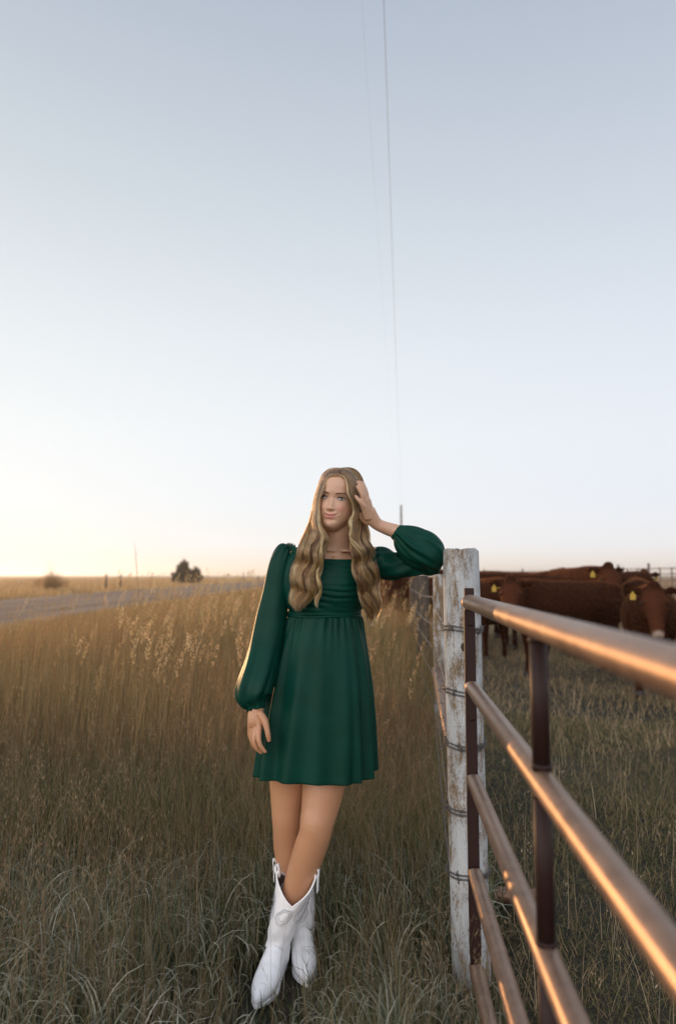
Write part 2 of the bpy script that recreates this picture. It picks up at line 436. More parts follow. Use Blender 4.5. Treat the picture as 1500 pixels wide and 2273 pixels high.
for s0 in (0, .967, 1.98, 2.97):
    if s0 == 0:
        mb = MB(); a = gp(-.012, 0)
        bm = bmesh.new(); bmesh.ops.create_cube(bm, size=1); bmesh.ops.bevel(bm, geom=bm.edges[:], offset=.06, segments=2, affect='EDGES')
        for v_ in bm.verts: v_.co = Vector((v_.co.x * .0325, v_.co.y * .028, (v_.co.z + .5) * 1.155 + .135))
        me = bpy.data.meshes.new('u'); bm.to_mesh(me); bm.free()
        me.transform(Matrix.Translation((a.x, a.y, 0)) @ Matrix.Rotation(-.075, 4, 'Z'))
        o = put('upright', me, upr, gate); o.matrix_parent_inverse = Matrix.Translation(gate.location).inverted()
    else:
        for k in range(4):
            mb = MB(); mb.tube([gp(s0, RZ[k] - RR[k] * .8), gp(s0, RZ[k + 1] + RR[k + 1] * .8)], .0149, 18)
            mb.tube([gp(s0, RZ[k] - RR[k] * .9), gp(s0, RZ[k] - RR[k] * 1.22)], .0167, 18)
            mb.tube([gp(s0, RZ[k + 1] + RR[k] * .9), gp(s0, RZ[k + 1] + RR[k] * 1.22)], .0167, 18)
            gput('upright', mb, upr)
for z in (1.205, .92):     # hinge bolts
    mb = MB(); p = gp(-.0, z - .025); mb.tube([p, p + Vector((0, -.012, 0))], .006, 8); gput('bolt', mb, upr)

# ---------------------------------------------------------------- power line
polem = mat('utility_pole_wood', (.12, .09, .07), .9)
UP = W(890, 1122, 74); pole = empty('utility_pole', (UP.x, UP.y, 0))
tag(pole, 'distant wooden utility pole standing far behind the woman\'s raised arm', 'utility pole')
mb = MB().tube([(0, 0, -.5), (0, 0, UP.z * .5), (0, 0, UP.z)], [.15, .13, .10], 12)
put('shaft', mb.mesh(), polem, pole)
mb = MB(); ball(mb, (0, 0, UP.z + .07), .07, 8, (1, 1, 1.5)); put('insulator', mb.mesh(), mat('porcelain', (.3, .25, .2), .3), pole)
cabm = mat('power_cable', (.42, .44, .47), .6)
for (x0, z0, x1, lab, dz, z1, r_) in ((UP.x, UP.z + .1, -3.62, 'main overhead power cable running up out of the top of the picture', 1.2, 8.95, .0032),
                         (UP.x - .35, UP.z - 1.0, -3.72, 'fainter thinner overhead power cable just left of the main one', 1.0, 7.9, .0007)):
    pts = []
    for i in range(80):
        t = i / 79; y = UP.y + (-36 - UP.y) * t
        pts.append((x0 + (x1 - x0) * t, y, z0 + (z1 - z0) * t - dz * 4 * t * (1 - t)))
    o = put('power_cable', MB().tube(pts, r_, 6).mesh(), cabm); tag(o, lab, 'power cable')

# ---------------------------------------------------------------- far shrubs and trees
def crown(center, lobes, leaf, count, seed, rs_up=1.0):
    """many small leaf faces spread through lobes (dx,dy,dz,rx,ry,rz)"""
    g_ = np.random.default_rng(seed); V, Fc = [], []
    per = [max(20, int(count * l[3] * l[5] / sum(q[3] * q[5] for q in lobes))) for l in lobes]
    for l, m_ in zip(lobes, per):
        # clumps in lobe
        nc = 26; cd = g_.normal(size=(nc, 3)); cd /= np.linalg.norm(cd, axis=1)[:, None]; cr = g_.uniform(.45, 1.05, nc)[:, None]
        C = cd * cr
        idx = g_.integers(0, nc, m_); p = C[idx] + g_.normal(size=(m_, 3)) * .17
        p = p * np.array(l[3:6]) + np.array(l[0:3])
        d1 = g_.normal(size=(m_, 3)); d1 /= np.linalg.norm(d1, axis=1)[:, None]; d2 = np.cross(d1, g_.normal(size=(m_, 3))); d2 /= np.linalg.norm(d2, axis=1)[:, None]
        s = leaf * g_.uniform(.6, 1.3, m_)[:, None]
        V.append(np.stack([p, p + d1 * s + d2 * s * .35, p + d1 * s * 1.9, p + d1 * s - d2 * s * .35], 1).reshape(-1, 3))
    V = np.concatenate(V) + np.array(center); n_ = len(V) // 4
    return np_mesh('crown', V, np.arange(n_ * 4).reshape(-1, 4), False)
def leaf_mat(name, a, b, scale=2):
    m = mat(name, a, .7); v = texco(m); c = ramp(m, noise_tex(m, v, scale, 3, .6), [(.35, a), (.65, b)])
    lk(m, c, bsdf(m).inputs['Base Color'])
    tr = nd(m, 'ShaderNodeBsdfTranslucent'); lk(m, c, tr.inputs[0]); mx = nd(m, 'ShaderNodeMixShader'); mx.inputs[0].default_value = .35
    o_ = m.node_tree.nodes['Material Output']; lk(m, bsdf(m).outputs[0], mx.inputs[1]); lk(m, tr.outputs[0], mx.inputs[2]); lk(m, mx.outputs[0], o_.inputs[0])
    return m
bark = mat('bark', (.06, .045, .03), .95)
cedar = empty('cedar_tree', (-22.2, 100, 0)); tag(cedar, 'dark ragged cedar tree alone on the horizon left of the woman', 'tree')
lob = [(-.9, 0, 2.0, .75, .8, 1.45), (-.3, 0, 2.3, .55, .6, 1.25), (-1.5, 0, 1.1, .7, .7, .8), (.6, 0, 1.2, .9, .8, .95), (1.35, 0, 1.5, .6, .6, 1.1), (1.7, .2, .9, .5, .6, .6), (0, .2, .7, 1.4, .9, .6)]
put('crown', crown((0, 0, 0), lob, .16, 9000, 1), leaf_mat('cedar_needles', (.035, .032, .014), (.11, .075, .03)), cedar)
mb = MB(); mb.tube([(-.5, 0, -.2), (-.6, 0, 1), (-.8, 0, 2.8)], [.16, .12, .04], 8)
for a in ((1.2, 0, 1.9), (.5, .2, 1.6), (-1.4, 0, 1.6)): mb.tube([(-.5, 0, .5), (a[0] * .5, a[1], a[2] * .6), a], [.09, .06, .02], 6)
put('trunk', mb.mesh(), bark, cedar)
bush = empty('thorny_bush', (-25.2, 60, 0)); tag(bush, 'twiggy golden bush glowing in the low sun on the left horizon', 'bush')
mb = MB(); rs = random.Random(4)
for i in range(210):
    a = rs.uniform(0, 6.28); L = rs.uniform(.7, 1.75) if i % 30 else rs.uniform(2.2, 2.9); sp = rs.uniform(.1, 1.0) * 1.2 * (1.15 if L < 1.4 else .6)
    if L > 2.0: sp = rs.uniform(.1, .7)
    b0 = Vector((rs.uniform(-.5, .5), rs.uniform(-.4, .4), -.05))
    mb.tube([b0, b0 + Vector((math.cos(a) * sp * .4, math.sin(a) * sp * .4, L * .55)), b0 + Vector((math.cos(a) * sp, math.sin(a) * sp, L))], [.018, .011, .003], 4)
put('twigs', mb.mesh(), mat('bush_twigs', (.28, .16, .07), .9), bush)
put('crown', crown((0, 0, 0), [(-.8, 0, .6, 1.0, .8, .5), (.8, 0, .5, .9, .8, .45), (0, 0, .95, .6, .6, .6)], .045, 4200, 3), leaf_mat('bush_leaves', (.30, .17, .06), (.42, .26, .10)), bush)
# small far fence posts on the left skyline
fpm = mat('far_post_wood', (.06, .045, .035), .9)
for k, (px, y, h, lab) in enumerate(((238, 62, 1.45, 'tiny fence post on the left skyline right of the glowing bush'), (270, 66, 1.35, 'tiny fence post on the left skyline, second from the bush'),
                        (541, 130, 1.9, 'tiny fence post on the horizon close to the green sleeve, left one'), (574, 118, 1.3, 'tiny fence post on the horizon close to the green sleeve, right one'))):
    x = (px - 750) / F * y
    mb = MB().tube([(0, 0, -.2), (0, 0, h * .6), (.02, 0, h)], [.09, .085, .08], 8); o = put('fence_post', mb.mesh(), fpm); o.location = (x, y, 0); tag(o, lab, 'fence post', 'far skyline fence posts')
# dry stalk sticking up on the left
mb = MB(); b = W(330, 1290, 9); b.z = 0; t = W(299, 1206, 8.8)
mb.tube([b, b.lerp(t, .6) + Vector((-.01, 0, .02)), t], [.006, .005, .002], 6)
for i in range(9):
    q = b.lerp(t, .55 + i * .045); a = i * 2.4; mb.tube([q, q + Vector((math.cos(a) * .02, math.sin(a) * .02, .035))], [.0035, .001], 4)
o = put('dry_stalk', mb.mesh(), mat('dry_stem', (.30, .20, .10), .9)); tag(o, 'single tall dry stalk rising above the left skyline', 'plant')

# ---------------------------------------------------------------- corral panels far right
pan = mat('corral_steel', (.13, .085, .07), .6, .3)
rails = [.35, .62, .88, 1.12, 1.38, 1.62]
p0 = Vector((8.0, 46)); p1 = Vector((30, 36)); n_p = 8
prev = None
pos = [W(1075, 1277, 60), W(1160, 1277, 52), W(1240, 1277, 45), W(1310, 1277, 39), W(1372, 1277, 34), W(1440, 1277, 30), W(1520, 1277, 27), W(1640, 1277, 25)]
for k in range(len(pos) - 1):
    a, b = pos[k], pos[k + 1]; pr = empty('corral_panel', (a.x, a.y, 0))
    tag(pr, ('brown pipe corral panel behind the cattle, number %s from the white post' % ['one', 'two', 'three', 'four', 'five', 'six', 'seven'][k]), 'corral panel', 'corral panels across the pasture')
    d = Vector((b.x - a.x, b.y - a.y, 0)); r0 = .022
    for z in rails: put('rail', MB().tube([(0, 0, z), d * .99 + Vector((0, 0, z))], r0, 6).mesh(), pan, pr)
    for t in (0.0, .33, .66, .985):
        h = 1.66 if t not in (0.0,) else 1.86
        put('upright', MB().tube([d * t + Vector((0, 0, -.1)), d * t + Vector((0, 0, h))], .03 if t else .055, 8).mesh(), pan, pr)
# ---------------------------------------------------------------- the woman
person = empty('person', (-.05, 2.42, 0)); tag(person, 'young woman in green dress and white boots leaning her elbow on the white post', 'person')
PINV = Matrix.Translation(person.location).inverted()
def kid(name, me, m, parent=person):
    o = bpy.data.objects.new(name, me); COL.objects.link(o)
    if m is not None: me.materials.clear(); me.materials.append(m)
    o.parent = parent
    o.matrix_parent_inverse = PINV if parent is person else Matrix.Identity(4)
    return o
def loft(mb, keys, n=32, seg=40, mod=None, up=(0, -1, 0), cap0=True, cap1=True):
    """keys: (px,py,d,ra[,rb]) ; mod(angle,t)->radial offset"""
    K = []
    for k in keys:
        p = W(*k[:3]); K.append([p.x, p.y, p.z, k[3], k[4] if len(k) > 4 else k[3]])
    Q = spline(K, seg); pts = [Vector(q[:3]) for q in Q]; rings = []
    for i, p in enumerate(pts):
        a = pts[max(i - 1, 0)]; b = pts[min(i + 1, seg - 1)]; t = (b - a).normalized()
        side = t.cross(Vector(up)).normalized(); uu = side.cross(t).normalized(); ring = []
        for j in range(n):
            an = 2 * math.pi * j / n; dr = mod(an, i / (seg - 1)) if mod else 0
            ring.append(p + side * ((Q[i][3] + dr) * math.cos(an)) + uu * ((Q[i][4] + dr) * math.sin(an)))
        rings.append(ring)
    mb.rings(rings, cap0, cap1); return rings
def chain(mb, pts, n=10):
    K = []
    for k in pts:
        p = W(*k[:3]); K.append([p.x, p.y, p.z, k[3]])
    Q = spline(K, 5 * len(pts)); P = [Vector(q[:3]) for q in Q]
    mb.tube(P, [q[3] for q in Q], n)
    ball(mb, P[0], Q[0][3], 8); ball(mb, P[-1], Q[-1][3], 8)

# ---- head in its own frame: x image right, y back, z up, origin at eye level
HC = W(749, 1111, 2.42)
HM = Matrix.Translation(HC) @ Matrix.Rotation(R(7.0), 4, 'Y') @ Matrix.Rotation(R(-13), 4, 'Z') @ Matrix.Rotation(R(2), 4, 'X')
def lin(x, xs_, ys_): return np.interp(x, xs_, ys_)
zf = [-.113, -.108, -.100, -.088, -.076, -.064, -.055, -.04, -.02, 0, .012, .025, .045, .065, .080, .092, .102, .107]
Fp = [.050, .072, .084, .0875, .085, .0855, .0865, .0865, .0865, .0845, .088, .0915, .0915, .086, .075, .058, .034, .002]
zb = [-.113, -.09, -.06, -.03, 0, .03, .06, .08, .095, .107]
Bp = [-.005, .015, .045, .075, .090, .095, .085, .066, .042, .002]
zw = [-.113, -.106, -.0965, -.085, -.071, -.055, -.035, -.015, 0, .02, .045, .065, .082, .095, .107]
Wp = [.012, .026, .0355, .0445, .0530, .0600, .0655, .0675, .0685, .0705, .0705, .066, .055, .038, .002]
def gss(x, m, s): return np.exp(-((x - m) / s) ** 2)
def face_add(x, z):
    """forward displacement of the face surface at local (x,z)"""
    d = np.zeros_like(x)
    ax = np.abs(x)
    # nose
    ridge = np.interp(z, [-.0485, -.0435, -.0375, -.031, -.017, .0, .014, .022], [0, .0075, .0148, .0135, .0078, .0030, .001, 0])
    sw = np.interp(z, [-.046, -.038, -.02, .0, .02], [.0090, .0092, .0080, .0076, .0085])
    d += ridge * np.exp(-np.abs(x / sw) ** 2.2)
    d += .0075 * gss(ax, .0112, .0045) * gss(z, -.0375, .0055) - .0022 * gss(ax, .0165, .0028) * gss(z, -.036, .006)          # wings
    d -= .0035 * gss(ax, .0065, .0030) * gss(z, -.0440, .0028)          # nostrils
    # eye sockets, lids
    d -= .0085 * gss(ax, .0310, .0135) * gss(z, .0015, .0095)
    d += .0050 * gss(ax, .0310, .0115) * gss(z, -.0005, .0078)
    d += .0030 * gss(ax, .030, .018) * gss(z, .0185, .0055)             # brow
    d -= .0018 * gss(ax, .012, .008) * gss(z, .002, .009)
    d += .0055 * gss(ax, .038, .016) * gss(z, -.032, .014)              # cheeks
    d += .0022 * gss(ax, .034, .010) * gss(z, -.052, .012)
    d -= .0028 * gss(ax - (.0175 + (-.040 - z) * .50), 0, .0026) * gss(z, -.050, .009)   # smile folds
    # mouth: corner height follows a soft smile
    zm = -.0618 + .0084 * (ax / .024) ** 2
    wl = np.clip(1 - (ax / .0265) ** 2, 0, 1)
    d += .0050 * gss(z, zm + .0048, .0042) * wl ** .7
    d += .0062 * gss(z, zm - .0062, .0052) * wl ** .9
    d -= .0042 * gss(z, zm, .0016) * np.clip(1 - (ax / .030) ** 4, 0, 1)
    d -= .0020 * gss(x, 0, .0032) * gss(z, -.0500, .0045)                # philtrum
    d -= .0034 * gss(x, 0, .018) * gss(z, -.0765, .0050)                # under lip
    d += .0040 * gss(x, 0, .014) * gss(z, -.0925, .0095)                # chin
    d -= .0020 * gss(ax, .028, .004) * gss(z, zm + .001, .005)           # corner dimples
    return d
def head_mesh(mb):
    nz, na = 230, 260
    zs = -.113 + (.220) * (1 - np.cos(np.linspace(0, math.pi, nz))) / 2
    an = np.linspace(0, 2 * math.pi, na, endpoint=False)
    rings = []
    for z in zs:
        f, b, w_ = lin(z, zf, Fp), lin(z, zb, Bp), lin(z, zw, Wp)
        c, s_ = np.cos(an), np.sin(an)
        e = 2 / 2.25
        x = w_ * np.sign(c) * np.abs(c) ** e
        yf = -f * np.abs(s_) ** e; yb = max(b, -.9 * f + .004) * np.abs(s_) ** e
        y = np.where(s_ < 0, yf, yb)
        front = np.where(s_ < 0, np.abs(s_) ** .8, 0)
        y = y - face_add(x, np.full_like(x, z)) * front
        rings.append([HM @ Vector((x[j], y[j], z)) for j in range(na)])
    mb.rings(rings)
B = MB(); head_mesh(B)
for sx_ in (-1, 1):  # ears
    for k in range(14):
        a = k / 13 * 4.6 - .6
        ball(B, HM @ Vector((sx_ * (.069 + .006 * math.sin(max(a, 0) * .7)), .012 + .012 * math.sin(a) * 1.0, -.008 - .026 * math.cos(a) + 0)), .0038, 6)
    ball(B, HM @ Vector((sx_ * .068, .010, -.006)), .013, 8, (.35, 1, 1.6))
# neck and torso
up_ = (0, -1, 0)
loft(B, [(751, 1150, 2.440, .046, .050), (750, 1185, 2.445, .047, .048), (747, 1208, 2.455, .056, .052), (743, 1222, 2.46, .085, .055), (740, 1236, 2.465, .132, .064), (737, 1256, 2.465, .148, .078),
         (732, 1290, 2.465, .140, .092), (726, 1330, 2.465, .125, .098), (720, 1370, 2.465, .112, .086), (716, 1440, 2.47, .112, .085), (708, 1540, 2.47, .150, .10), (702, 1640, 2.47, .155, .105), (698, 1690, 2.46, .12, .09)], 44, 60)
# collar bones, sternomastoids
chain(B, [(741, 1223, 2.406, .005), (715, 1220, 2.410, .0055), (688, 1215, 2.430, .005)])
chain(B, [(759, 1223, 2.406, .005), (785, 1222, 2.410, .0055), (815, 1220, 2.435, .005)])
chain(B, [(745, 1220, 2.412, .004), (733, 1195, 2.417, .0055), (722, 1165, 2.43, .006)])
chain(B, [(756, 1220, 2.412, .004), (768, 1195, 2.417, .0055), (779, 1165, 2.43, .006)])
# shoulders
chain(B, [(742, 1212, 2.465, .034), (690, 1226, 2.465, .034), (648, 1240, 2.46, .036)])
chain(B, [(750, 1212, 2.465, .034), (805, 1226, 2.465, .034), (845, 1242, 2.48, .036)])
# hanging arm and hand
loft(B, [(646, 1240, 2.46, .040), (628, 1290, 2.455, .038), (608, 1370, 2.45, .036), (598, 1410, 2.44, .034), (585, 1490, 2.39, .031), (571, 1555, 2.345, .0235, .019), (568, 1580, 2.335, .0245, .0165), (567, 1600, 2.325, .026, .015), (566, 1614, 2.325, .022, .011)], 20, 44)
for (a, b) in (((574, 1588), (575, 1617)), ((569, 1588), (567, 1620)), ((563, 1588), (560, 1619)), ((558, 1588), (556, 1613))):
    k = (574 - a[0]) / 16
    chain(B, [(a[0], a[1], 2.325 + .012 * k, .0125), (b[0], b[1], 2.317 + .022 * k, .0112)])
FR = [(575, 1615), (567, 1619), (560, 1618), (556, 1612)]
chain(B, [(575, 1616, 2.315, .0098), (574, 1640, 2.300, .0088), (578, 1656, 2.298, .0080), (588, 1669, 2.302, .0064)])
chain(B, [(567, 1619, 2.320, .0098), (564, 1643, 2.312, .0088), (569, 1659, 2.312, .0080), (579, 1671, 2.318, .0064)])
chain(B, [(560, 1618, 2.330, .0092), (558, 1640, 2.330, .0083), (563, 1655, 2.332, .0076), (572, 1666, 2.338, .0062)])
chain(B, [(555, 1612, 2.340, .0082), (554, 1630, 2.344, .0074), (558, 1643, 2.348, .0066), (565, 1652, 2.352, .0056)])
chain(B, [(577, 1585, 2.320, .0135), (587, 1600, 2.310, .0125), (592, 1618, 2.303, .0098), (595, 1632, 2.300, .0088), (597, 1644, 2.302, .0068)])
# raised arm and hand
loft(B, [(845, 1245, 2.4757, .040), (890, 1252, 2.4771, .038), (940, 1252, 2.4643, .033), (966, 1247, 2.4370, .028)], 20, 24)
loft(B, [(966, 1244, 2.4320, .028), (952, 1232, 2.4290, .032), (920, 1206, 2.4214, .034), (885, 1183, 2.4164, .0275), (858, 1173, 2.4146, .0235, .0215), (838, 1164, 2.4100, .0220, .0185), (825, 1150, 2.3950, .026, .018), (816, 1134, 2.3800, .027, .016)], 20, 44)
chain(B, [(828, 1160, 2.40, .014), (814, 1148, 2.395, .015), (811, 1132, 2.388, .012)])
for (a, b) in (((822, 1148, 2.385), (813, 1108, 2.358)), ((818, 1148, 2.380), (809, 1112, 2.352)), ((813, 1148, 2.378), (806, 1122, 2.350)), ((825, 1146, 2.392), (817, 1112, 2.368))):
    chain(B, [(*a, .0125), (*b, .0112)])
chain(B, [(816, 1112, 2.368, .0092), (812, 1092, 2.358, .0084), (807, 1078, 2.350, .0074), (803, 1069, 2.345, .0058)])
chain(B, [(812, 1110, 2.358, .0096), (807, 1090, 2.345, .0086), (800, 1077, 2.340, .0076), (794, 1068, 2.337, .0060)])
chain(B, [(809, 1114, 2.350, .0096), (804, 1099, 2.338, .0086), (798, 1088, 2.334, .0076), (792, 1079, 2.332, .0060)])
chain(B, [(806, 1124, 2.348, .0096), (801, 1116, 2.340, .0086), (796, 1110, 2.337, .0078), (789, 1102, 2.338, .0062)])
chain(B, [(815, 1158, 2.40, .013), (804, 1150, 2.40, .0115), (796, 1140, 2.395, .0098), (790, 1130, 2.39, .008)])
# legs: (front = crossing, image right at the hip)
loft(B, [(722, 1660, 2.45, .085), (722, 1700, 2.43, .080), (718, 1745, 2.41, .0735), (710, 1795, 2.39, .064), (703, 1828, 2.375, .0575), (699, 1852, 2.375, .0545), (688, 1885, 2.385, .0550), (674, 1925, 2.395, .052), (655, 1975, 2.40, .044), (635, 2040, 2.405, .034), (620, 2080, 2.41, .031), (618, 2110, 2.40, .03)], 30, 60)
loft(B, [(660, 1660, 2.49, .085), (648, 1700, 2.49, .078), (642, 1745, 2.49, .070), (638, 1790, 2.48, .058), (637, 1818, 2.475, .053), (637, 1842, 2.48, .050), (641, 1880, 2.50, .054), (646, 1925, 2.505, .050), (655, 1985, 2.51, .042), (663, 2040, 2.52, .034), (668, 2090, 2.52, .031)], 30, 60)
p = W(702, 1833, 2.335); ball(B, p + Vector((-.003, .003, 0)), .029, 10, (1, .6, 1.35))      # knee caps
p = W(634, 1812, 2.436); ball(B, p + Vector((0, .003, 0)), .028, 10, (1, .6, 1.35))
body_me = remeshed(B.mesh(), .0042 if QUICK else .0023, 3, .5)
# colour of the skin, lips, brows in head space
P = coords(body_me); HI = np.array(HM.inverted()); L = P @ HI[:3, :3].T + HI[:3, 3]
skin = np.array([.53, .325, .215]); n_ = len(P)
Cc = np.tile(skin, (n_, 1))
lx, ly, lz = L.T; ax = np.abs(lx); face = (ly < -.03) & (np.abs(lz) < .125) & (ax < .08)
def blend(mask, col):
    global Cc
    m_ = np.clip(mask, 0, 1)[:, None]; Cc = Cc * (1 - m_) + np.array(col) * m_
blend(face * .65 * gss(ax, .038, .015) * gss(lz, -.034, .015), (.52, .21, .14))
blend(face * .35 * gss(lx, 0, .012) * gss(lz, -.036, .010), (.58, .27, .19))
zm = -.0618 + .0084 * (ax / .024) ** 2
upper = zm + .0068 * np.clip(1 - (ax / .0255) ** 2, 0, 1) * (1 - .18 * gss(lx, 0, .003)); lower = zm - .0105 * np.clip(1 - (ax / .0235) ** 2, 0, 1) ** .8
lip = face * np.clip((upper - lz) / .0014 + .5, 0, 1) * np.clip((lz - lower) / .0016 + .5, 0, 1) * (ax < .0262)
blend(lip * .85, (.42, .145, .125))
blend(face * .8 * gss(lz, zm, .0011) * (ax < .0265), (.16, .05, .045))
zb_ = .0152 + .0052 * np.sin(np.clip((ax - .012) / .036, 0, 1) * math.pi * .70)
brow = face * gss(lz, zb_, np.interp(ax, [.012, .02, .046], [.0026, .0022, .0007])) * ((ax > .012) & (ax < .0475))
blend(brow * .72, (.13, .075, .042))
blend(face * .45 * gss(ax, .030, .014) * gss(lz, .0065, .0028), (.30, .15, .10))
blend(face * .22 * gss(ax, .030, .013) * gss(lz, -.009, .003), (.38, .20, .15))
blend(face * .45 * gss(ax, .0062, .0024) * gss(lz, -.0438, .0015), (.12, .05, .035))  # darkness of the nostril hollows painted in
fr = np.random.default_rng(5)
for k in range(70):
    cx, cz = fr.uniform(.008, .052) * fr.choice([-1, 1]), fr.uniform(-.045, -.012)
    blend(face * fr.uniform(.15, .4) * gss(lx, cx, .0011) * gss(lz, cz, .0011), (.34, .17, .10))
# knees and knuckles a little redder
for q in (W(702, 1833, 2.33), W(634, 1812, 2.43)):
    dd = np.linalg.norm(P - np.array(q), axis=1); blend(.35 * np.exp(-(dd / .04) ** 2), (.50, .22, .15))
mott = np.array([mn.noise(Vector(p) * 28) + .5 * mn.noise(Vector(p) * 75) for p in P[::1]]) if not QUICK else np.zeros(n_)
Cc = Cc * (1 + .07 * mott[:, None] * np.array([.6, 1.2, 1.3]))
legs = P[:, 2] < .9; blend(legs * .9, (.46, .23, .12))
vcol(body_me, 'tone', Cc)
sk = mat('skin', (.5, .3, .2), .40, 0, .5); at = nd(sk, 'ShaderNodeVertexColor', layer_name='tone'); lk(sk, at.outputs[0], bsdf(sk).inputs['Base Color'])
bsdf(sk).inputs['Subsurface Weight'].default_value = .12; bsdf(sk).inputs['Subsurface Radius'].default_value = (1, .35, .2); bsdf(sk).inputs['Subsurface Scale'].default_value = .008
v = texco(sk); bump(sk, noise_tex(sk, v, 190, 4, .7), .16, .002)
body = kid('body', body_me, sk)

# ---- eyes
def surf_y(x, z):
    """local y of the face surface"""
    f, w_ = lin(z, zf, Fp), lin(z, zw, Wp); e = 2 / 2.25
    c = (min(abs(x) / w_, .999)) ** (1 / e); s_ = math.sqrt(max(0, 1 - c * c))
    return -f * s_ ** e - float(face_add(np.array([x]), np.array([z]))[0]) * s_ ** .8
eyem = mat('eye_white', (.42, .38, .35), .5, 0, .15); irm = mat('iris', (.075, .078, .045), .45, 0, .15); pum = mat('pupil', (.004, .004, .004), .05)
lashm = mat('lashes', (.020, .012, .008), .6)
LOOK = -.0016  # gaze toward image right
for sx_ in (-1, 1):
    cx = sx_ * .0312; e0 = surf_y(cx, 0)
    def lidz(u, up):   # almond, u in -1..1
        t = u * sx_    # +1 = outer corner
        base = .0012 * t
        return base + (.0052 * (1 - abs(u) ** 2.2) ** .75 if up else -.0040 * (1 - abs(u) ** 2.0) ** .9)
    hw = .0150
    def ep(u, z, off):
        x = cx + u * hw; return HM @ Vector((x, surf_y(x, z) - off - .0012 * (1 - u * u), z + 0))
    mb = MB(); rows = []
    for k in range(9):
        q = k / 8
        rows.append([ep(u, lidz(u, 1) * q + lidz(u, 0) * (1 - q), .0009) for u in np.linspace(-1, 1, 25)])
    mb.rings(rows, False, False, closed=False)
    eye = kid('eye', mb.mesh(), eyem)
    ic = cx + LOOK
    mb = MB(); ring = [[], []]
    for rad, mat_, off, nm in ((.0060, irm, .0014, 'iris'), (.0027, pum, .0018, 'pupil')):
        mb = MB(); c = Vector((ic, surf_y(ic, .0006) - off - .0012, .0008)); vs = [HM @ c]
        for j in range(28):
            a = 2 * math.pi * j / 28; x, z = c.x + rad * math.cos(a), c.z + rad * math.sin(a)
            u = (x - cx) / hw; z = min(max(z, lidz(u, 0)), lidz(u, 1)); vs.append(HM @ Vector((x, c.y + .0002, z)))
        mb.add(vs, [(0, 1 + j, 1 + (j + 1) % 28) for j in range(28)]); kid(nm, mb.mesh(), mat_, eye).matrix_parent_inverse = Matrix.Identity(4)
    mb = MB(); c = Vector((ic - .0015, surf_y(ic, .002) - .0034, .0028)); ball(mb, HM @ c, .0006, 5)
    kid('glint', mb.mesh(), mat('catchlight_bead', (.9, .9, .9), .05), eye)  # white bead standing in for the catchlight in the eye
    mb = MB()
    mb.tube([ep(u, lidz(u, 1) + .0004, .0018) for u in np.linspace(-1.03, 1.03, 22)], [.0006 + .0012 * (1 - abs(u) ** 3) for u in np.linspace(-1, 1, 22)], 6)
    for k in range(16):
        u = -.75 + 1.75 * k / 15; u *= sx_; u = max(-1, min(1, u)); a = ep(u, lidz(u, 1) + .0006, .0018); b = ep(u * 1.25, lidz(u, 1) + .0036, .0055); mb.tube([a, b], [.0005, .0001], 4)
    kid('upper_lashes', mb.mesh(), lashm, eye)
    mb = MB(); mb.tube([ep(u, lidz(u, 0) - .0002, .0014) for u in np.linspace(-.9, .98, 18)], .00042, 5)
    kid('lower_lashes', mb.mesh(), lashm, eye)
# brow hairs
rb = random.Random(8)
bhm = mat('brow_hair', (.11, .065, .038), .6)
for sx_ in (-1, 1):
    mb = MB()
    for k in range(90):
        a_ = .0125 + .034 * rb.random(); z = .0152 + .0052 * math.sin(min(max((a_ - .012) / .036, 0), 1) * math.pi * .70) + rb.uniform(-1, 1) * np.interp(a_, [.012, .02, .046], [.0022, .0020, .0006])
        x = sx_ * a_; p0 = Vector((x, surf_y(x, z) - .0002, z)); p1 = Vector((x + sx_ * .0045, surf_y(x + sx_ * .0045, z + .0012) - .0008, z + .0016 - .0012 * (a_ > .03)))
        mb.tube([HM @ p0, HM @ p1], [.00035, .00012], 4)
    kid('eyebrow', mb.mesh(), bhm)
# nails
nailm = mat('dark_nail_polish', (.012, .012, .012), .15)
def nail(tip, prev, side, r=.0035):
    t = (W(*tip) - W(*prev)).normalized(); u = Vector(side).normalized(); u = (u - t * u.dot(t)).normalized(); s_ = t.cross(u)
    M3 = Matrix((s_, t, u)).transposed(); mb = MB(); c = W(*tip) + u * .0042 + t * .0015
    ball(mb, c, r, 8, (.78, 1.15, .42), M3); kid('fingernail', mb.mesh(), nailm, body).matrix_parent_inverse = Matrix.Identity(4)
nail((597, 1645, 2.302), (595, 1632, 2.30), (.5, -1, .2)); nail((589, 1670, 2.302), (578, 1656, 2.298), (-.3, -.7, -.6))
nail((580, 1671, 2.318), (569, 1659, 2.312), (-.3, -.6, -.8))
for a, b in (((803, 1068, 2.345), (807, 1078, 2.35)), ((793, 1067, 2.337), (800, 1077, 2.34)), ((791, 1078, 2.332), (798, 1088, 2.334))):
    nail(a, b, (.3, -1, .1))

# ---- dress
green = mat('emerald_crepe', (.003, .07, .048), .50, 0, .12); bsdf(green).inputs['Sheen Weight'].default_value = .0; bsdf(green).inputs['Sheen Tint'].default_value = (.5, .9, .8, 1)
v = texco(green); cg = ramp(green, noise_tex(green, v, 9, 3, .5), [(.35, (.0004, .032, .0205)), (.65, (.0007, .041, .027))]); lk(green, cg, bsdf(green).inputs['Base Color'])
bump(green, noise_tex(green, texco(green, (1, 1, .35)), 34, 5, .65), .22, .004)
rd_ = random.Random(12)
